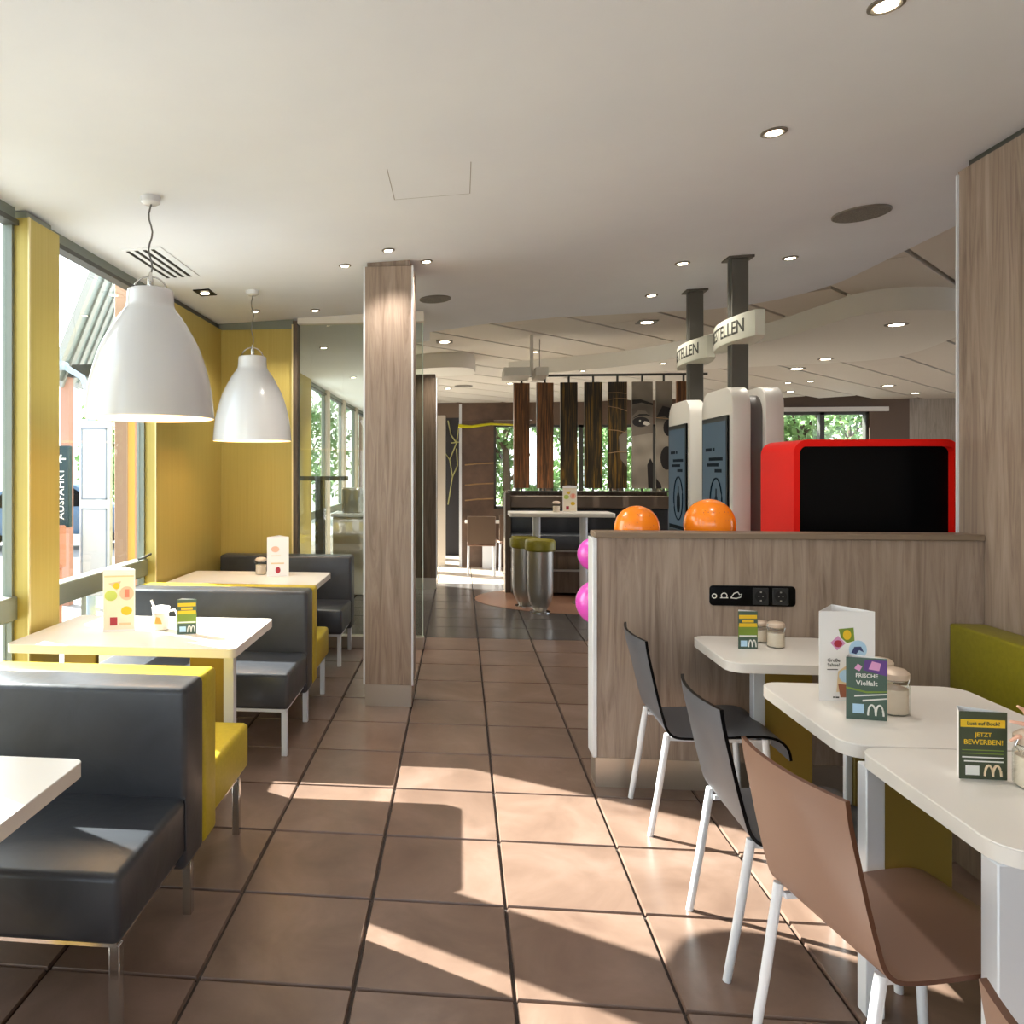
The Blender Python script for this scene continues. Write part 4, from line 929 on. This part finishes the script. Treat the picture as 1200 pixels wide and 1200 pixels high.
# far chairs
def far_chair(x, y, rz, label):
    t = thing('dining_chair', label, 'chair', (x, y, 0), rz, 'brown chairs far down the aisle')
    mb = MB(); mb.box(-0.2, -0.21, 0.43, 0.2, 0.2, 0.46, 0.01); link('seat', mb, M_chair_br, t)
    mb = MB(); mb.box(-0.2, -0.225, 0.46, 0.2, -0.20, 0.86, 0.008); link('backrest', mb, M_wall_br, t)
    for sx in (-0.18, 0.18):
        for sy in (-0.19, 0.18):
            mb = MB(); mb.tube([(sx, sy, 0.43), (sx * 1.04, sy * 1.05, 0)], 0.015, 8); link('leg', mb, M_steel_w, t)
far_chair(0.30, 11.15, 0, 'brown steel-legged chair nearest on the sunlit floor far down the aisle')
far_chair(0.74, 11.6, 0.15, 'second brown chair behind, beside the banquette end')
t = thing('far_table', 'low white table beside the far brown chairs', 'table', (0.42, 11.85, 0))
mb = MB(); mb.box(-0.35, -0.1, 0.70, 0.35, 0.1, 0.74, 0.004); link('tabletop', mb, M_white, t)
mb = MB(); mb.box(-0.08, -0.04, 0, 0.08, 0.04, 0.70); link('leg', mb, M_steel_w, t)
# furniture seen through the glass screen
t = thing('counter_unit', 'white service counter seen through the glass screen', 'counter', (-1.35, 9.4, 0))
mb = MB(); mb.box(-0.2, -0.25, 0, 0.62, 0.25, 0.95, 0.01); link('body', mb, M_white, t)
mb = MB(); mb.box(-0.22, -0.27, 0.95, 0.64, 0.27, 0.99, 0.005); link('top', mb, M_steel_w, t)
mb = MB(); mb.box(-0.1, -0.15, 0.99, 0.12, 0.15, 1.3, 0.02); q = link('dispenser', mb, M_steel, t)
t = thing('dark_post', 'slim dark post seen through the glass screen', 'post', (-1.62, 8.7, 0))
mb = MB(); mb.box(-0.05, -0.05, 0, 0.05, 0.05, 1.42); link('shaft', mb, M_frame_dk, t)
mb = MB(); mb.box(-0.32, -0.06, 1.40, 0.32, 0.06, 1.45); link('top_bar', mb, M_frame_dk, t)

# ------------------------------------------------------------------ things on the tables
def jar(loc, label, s=1.0, rz=0, bail=True):
    t = thing('glass_jar', label, 'jar', loc, rz, 'glass jars on the tables')
    mb = MB(); mb.lathe([(0.030 * s, 0.001), (0.037 * s, 0.004), (0.039 * s, 0.012), (0.039 * s, 0.072 * s), (0.034 * s, 0.085 * s), (0.032 * s, 0.092 * s)], 24, cap1=False); link('glass', mb, M_jar, t)
    mb = MB(); mb.lathe([(0.033 * s, 0.005), (0.0355 * s, 0.009), (0.0355 * s, 0.066 * s), (0.012 * s, 0.068 * s)], 20); link('filling', mb, M_sugar, t)
    mb = MB(); mb.lathe([(0.037 * s, 0.092 * s), (0.038 * s, 0.094 * s), (0.038 * s, 0.106 * s), (0.030 * s, 0.114 * s), (0.012 * s, 0.118 * s)], 24); link('lid', mb, M_lidm, t)
    if bail:
        mb = MB()
        mb.tube([(0.040 * s, 0, 0.060 * s), (0.048 * s, 0, 0.085 * s), (0.040 * s, 0, 0.105 * s)], 0.0016, 6); mb.tube([(-0.040 * s, 0, 0.108 * s), (-0.046 * s, 0, 0.09 * s), (-0.039 * s, 0, 0.078 * s)], 0.0016, 6)
        mb.tube([(0.0345 * s * math.cos(2 * PI * k / 20), 0.0345 * s * math.sin(2 * PI * k / 20), 0.089 * s) for k in range(21)], 0.0014, 5)
        link('wire_bail', mb, M_chrome, t)
    return t
TZ = 0.7402
def flat(mb, pts, y=-0.0016): mb.poly([(x, y, z) for x, z in pts])
def rect(mb, x0, z0, x1, z1, y=-0.0016): flat(mb, [(x0, z0), (x1, z0), (x1, z1), (x0, z1)], y)
def arches(mb, cx, z0, w, h, y=-0.0022, r=0.0028):
    for s in (-1, 1):
        pts = []
        for k in range(13):
            a = PI - k * PI / 12; pts.append((cx + s * w * 0.25 + w * 0.25 * math.cos(a), y, z0 + h * math.sin(a)))
        mb.tube(pts, r, 5)
def small_card(loc, rz, label, base, style, h=0.155, w=0.105):
    t = thing('table_card', label, 'card', loc, rz, 'small advertising cards')
    mb = MB(); mb.box(-w / 2, -0.0012, 0, w / 2, 0.0, h); link('front_leaf', mb, base, t, smooth=False)
    mb = MB(); c_, s_ = math.cos(0.5), math.sin(0.5)
    mb.poly([(w / 2, 0, 0), (w / 2, 0, h), (w / 2 - w * 0.9 * c_, w * 0.9 * s_, h), (w / 2 - w * 0.9 * c_, w * 0.9 * s_, 0)])
    mb.poly([(-w / 2, 0, 0), (w / 2 - w * 0.9 * c_, w * 0.9 * s_, 0), (w / 2 - w * 0.9 * c_, w * 0.9 * s_, h), (-w / 2, 0, h)])
    link('back_leaf', mb, M_paper, t, smooth=False)
    def P(mb, m): link('print', mb, m, t, smooth=False)
    def T(body, size, x, z, m, xs=1.0):
        tx = text_mb(body, size, 0.0001, 'CENTER', xs, 0.0, 0.0003); xf(tx, Matrix.Translation((x, -0.0026, z)) @ UPX); link('lettering', tx, m, t, smooth=False)
    if style == 'yellow':
        mb = MB(); rect(mb, -w / 2 + 0.003, h * 0.77, w / 2 - 0.005, h * 0.885); P(mb, M_cyel)
        T('Lust auf Bock?', 0.0135, 0, h * 0.825, M_cgreen)
        T('JETZT', 0.015, 0.0, h * 0.66, M_cyel); T('BEWERBEN!', 0.0175, 0, h * 0.55, M_cyel)
        mb = MB()
        rect(mb, -w * .44, h * .425, w * .42, h * .437); rect(mb, -w * .44, h * .375, w * .42, h * .387); P(mb, M_cgrn)
        mb = MB(); rect(mb, -w * .44, h * .315, w * .42, h * .335); rect(mb, -w * .40, h * .255, w * .42, h * .275); rect(mb, -w * .37, h * .06, -w * .08, h * .20); P(mb, M_cwhite)
        mb = MB(); arches(mb, w * 0.2, h * 0.055, w * 0.34, h * 0.155); P(mb, mat('arches_cream', (232, 206, 168), 0.5))
    elif style == 'green':
        mb = MB(); flat(mb, [(-0.01, h * .80), (w / 2, h * .72), (w / 2, h * .97), (-0.005, h * .97)]); P(mb, M_cpurple)
        mb = MB(); flat(mb, [(0.005, h * .82), (0.035, h * .80), (0.04, h * .92), (0.015, h * .95)], -0.002); flat(mb, [(-0.035, h * .82), (-0.02, h * .78), (-0.012, h * .86), (-0.025, h * .9)], -0.002); P(mb, M_cpink)
        T('FRISCHE', 0.017, 0, h * .71, M_cwhite); T('Vielfalt', 0.022, 0.0, h * .59, M_cwhite)
        mb = MB(); flat(mb, [(-w / 2, h * .49), (0, h * .43), (w / 2, h * .46), (w / 2, h * .48), (0, h * .46), (-w / 2, h * .52)]); P(mb, M_cgrn)
        mb = MB(); flat(mb, [(-w * .3, h * .36), (w / 2, h * .42), (w / 2, h * .44), (-w * .3, h * .39)]); flat(mb, [(-w * .1, h * .29), (w / 2, h * .35), (w / 2, h * .37), (-w * .1, h * .32)]); P(mb, M_cwhite)
        mb = MB(); rect(mb, -w * .34, h * .10, -w * .06, h * .25); P(mb, M_cblue)
        mb = MB(); arches(mb, w * 0.22, h * 0.075, w * 0.38, h * 0.17); P(mb, M_cwhite)
    else:
        mb = MB(); rect(mb, -w / 2, h * .30, w / 2, h * .62); P(mb, M_cgrn)
        mb = MB(); rect(mb, -w / 2 + .003, h * .80, w / 2 - .003, h * .90); rect(mb, -w / 2 + .003, h * .58, w / 2 - .003, h * .68, -0.002); rect(mb, -w * .3, h * .70, w * .3, h * .77); P(mb, M_cyel)
        mb = MB(); rect(mb, -w * .38, h * .06, -w * .05, h * .22); P(mb, M_cblue)
        mb = MB(); rect(mb, -w / 2 + .004, h * .32, w / 2 - .004, h * .36, -0.002); arches(mb, w * 0.22, h * 0.05, w * 0.38, h * 0.18); P(mb, M_cwhite)
    return t
def tall_menu(loc, rz, label, style, w=0.185, h=0.305):
    t = thing('menu_stand', label, 'menu', loc, rz, 'tall folded menus on the tables')
    mb = MB(); mb.box(-w / 2, -0.0015, 0, w / 2, 0, h); link('front_leaf', mb, M_paper, t, smooth=False)
    mb = MB(); ap = (0.01, w * 0.62)
    mb.poly([(w / 2, 0, 0), (ap[0], ap[1], 0), (ap[0], ap[1], h + 0.004), (w / 2, 0, h)]); mb.poly([(-w / 2, 0, 0), (-w / 2, 0, h), (ap[0], ap[1], h + 0.004), (ap[0], ap[1], 0)]); link('side_leaf', mb, M_paper, t, smooth=False)
    def P(mb, m): link('print', mb, m, t, smooth=False)
    def el(mb, cx, cz, rx, rz_, y=-0.002, n=16): mb.poly([(cx + rx * math.cos(2 * PI * j / n), y, cz + rz_ * math.sin(2 * PI * j / n)) for j in range(n)])
    def T(body, size, x, z, m, al='LEFT'):
        tx = text_mb(body, size, 0.0001, al, 1.0, 0, 0.0003); xf(tx, Matrix.Translation((x, -0.0026, z)) @ UPX); link('lettering', tx, m, t, smooth=False)
    if style == 'summer':
        mb = MB(); flat(mb, [(-.028, .245), (.022, .25), (.025, .205), (.0, .197), (-.02, .215)]); P(mb, M_cgrn)
        mb = MB(); el(mb, 0.0, .225, .014, .017, -.0024); P(mb, M_cyel)
        mb = MB(); flat(mb, [(-.055, .198), (-.030, .222), (-.005, .196), (-.033, .172)]); P(mb, M_cpink)
        mb = MB(); el(mb, -.030, .195, .014, .012, -.0024); P(mb, M_cred)
        mb = MB(); el(mb, .036, .175, .030, .032); P(mb, M_cblue)
        mb = MB(); flat(mb, [(.014, .165), (.024, .185), (.046, .186), (.056, .166), (.040, .174), (.030, .160)], -.0024); P(mb, M_cnavy)
        T('Große', 0.016, -.066, .138, M_ink); T('Sahne!', 0.016, -.066, .122, M_ink)
        mb = MB(); rect(mb, -.066, .105, -.03, .108); P(mb, M_ink)
        mb = MB(); flat(mb, [(-.035, .03), (-.03, .10), (.0, .122), (.035, .12), (.068, .10), (.068, .03)]); P(mb, M_ctan)
        mb = MB(); flat(mb, [(-.022, .012), (-.03, .058), (.05, .05), (.05, .012)], -.0024); P(mb, M_cbrown)
        mb = MB(); el(mb, -.005, .085, .022, .022, -.0024); P(mb, M_cblue)
        mb = MB(); el(mb, -.044, .012, .003, .003); rect(mb, -.038, .009, -.026, .014); P(mb, M_ink)
    elif style == 'fruit':
        mb = MB(); rect(mb, -w / 2 + .006, .01, w / 2 - .006, h - .03, -.0017); P(mb, mat('print_cream', (238, 226, 204), 0.5))
        mb = MB(); flat(mb, [(-.05, .235), (.01, .245), (-.01, .20)], -.002); el(mb, .036, .185, .034, .034); P(mb, M_cpeach)
        mb = MB(); el(mb, -.012, .222, .016, .016, -.0023); el(mb, .035, .10, .026, .022); P(mb, M_cyel)
        mb = MB(); el(mb, -.038, .175, .030, .026, -.0023); P(mb, mat('print_lime', (190, 204, 104), 0.5))
        mb = MB(); rect(mb, .026, .165, .048, .205, -.0025); P(mb, mat('print_coral', (238, 128, 110), 0.5))
        mb = MB(); rect(mb, -.042, .03, -.008, .07, -.0024); P(mb, M_cred)
        mb = MB(); rect(mb, .0, .03, .055, .042, -.0024); rect(mb, -w / 2 + .006, h - .035, w / 2 - .006, h - .028, -.0024); P(mb, M_ctan)
    else:
        mb = MB(); rect(mb, -.05, .09, .045, .10); rect(mb, -.05, .15, .02, .155); P(mb, M_ctan)
        mb = MB(); el(mb, .0, .045, .018, .024); P(mb, M_cred)
        mb = MB(); el(mb, -.02, .2, .03, .022); P(mb, M_cpeach)
    return t
# right tables
small_card((1.26, 3.487, TZ), math.radians(5), 'narrow striped card on the table by the partition', M_cteal, 'striped', h=0.165, w=0.085)
jar((1.395, 3.53, TZ), 'small glass jar beside the striped card by the partition', 0.98, 0.3)
jar((1.368, 3.63, TZ), 'second jar half hidden behind the first jar by the partition', 0.85, 0.1)
tall_menu((1.312, 2.735, TZ), math.radians(3), 'tall white menu with photo cut-outs on the middle right table', 'summer')
small_card((1.275, 2.535, TZ), math.radians(-9), 'slate green card with arches leaning before the tall menu', M_cteal, 'green', h=0.195, w=0.115)
jar((1.395, 2.615, TZ), 'clip-top glass jar right of the slate green card', 1.25, 0.2)
jar((1.45, 2.80, TZ), 'glass jar mostly hidden behind the tall menu', 1.15, 0.5)
small_card((1.325, 2.077, TZ), math.radians(-1), 'dark olive card with yellow lettering on the nearest right table', M_cgreen, 'yellow', h=0.172, w=0.113)
t = jar((1.418, 2.03, TZ), 'glass jar with pink twigs at the right picture edge', 1.2, 0.2)
for k, pts in enumerate(([(0, 0, 0.13), (-0.03, 0, 0.16), (-0.06, 0.01, 0.165)], [(-0.01, 0, 0.12), (-0.05, 0, 0.13), (-0.07, 0, 0.12)], [(0, 0, 0.13), (-0.02, 0.01, 0.19), (-0.05, 0, 0.205)])):
    mb = MB(); mb.tube(pts, [0.008, 0.006, 0.003], 6); link('twig', mb, M_cpeach, t)
# left tables
tall_menu((-1.655, 3.555, TZ), math.radians(16), 'tall fruit drinks menu on the sunlit booth table', 'fruit', 0.15, 0.30)
t = thing('cream_jug', 'small glass jug with handle and straw on the sunlit table', 'jug', (-1.468, 3.615, TZ))
mb = MB(); mb.lathe([(0.034, 0.001), (0.040, 0.006), (0.040, 0.075), (0.043, 0.105), (0.046, 0.115)], 24, cap1=False); link('glass', mb, M_jar, t)
mb = MB(); mb.lathe([(0.037, 0.004), (0.0375, 0.08), (0.01, 0.082)], 20); link('filling', mb, M_sugar, t)
mb = MB(); mb.lathe([(0.041, 0.085), (0.0445, 0.112), (0.02, 0.118)], 24); link('lid', mb, M_paper, t)
mb = MB(); mb.tube([(0.043, 0, 0.095), (0.07, 0, 0.098), (0.082, 0, 0.075), (0.076, 0, 0.045), (0.066, 0, 0.03)], 0.006, 8); link('handle', mb, M_paper, t)
mb = MB(); mb.tube([(-0.03, 0, 0.1), (-0.05, 0, 0.145)], 0.006, 8); link('straw', mb, M_paper, t)
mb = MB(); mb.poly([(-0.018, -0.0405, 0.035), (0.022, -0.0405, 0.035), (0.012, -0.0405, 0.065), (-0.008, -0.0405, 0.07)]); link('print', mb, M_corange, t, smooth=False)
small_card((-1.306, 3.533, TZ), math.radians(17), 'yellow and green card on the sunlit booth table', M_cteal, 'striped', h=0.165, w=0.09)
jar((-1.491, 5.59, TZ), 'glass jar on the farthest booth table', 1.1, 0.2)
tall_menu((-1.341, 5.505, TZ), math.radians(14), 'white menu stand on the farthest booth table', 'plain', 0.16, 0.29)
# bar table items
tall_menu((1.24, 8.82, 1.0402), 0.05, 'orange patterned menu on the high bar table', 'fruit', 0.16, 0.30)
jar((1.085, 8.78, 1.0402), 'small jar beside the menu on the high bar table', 1.1)
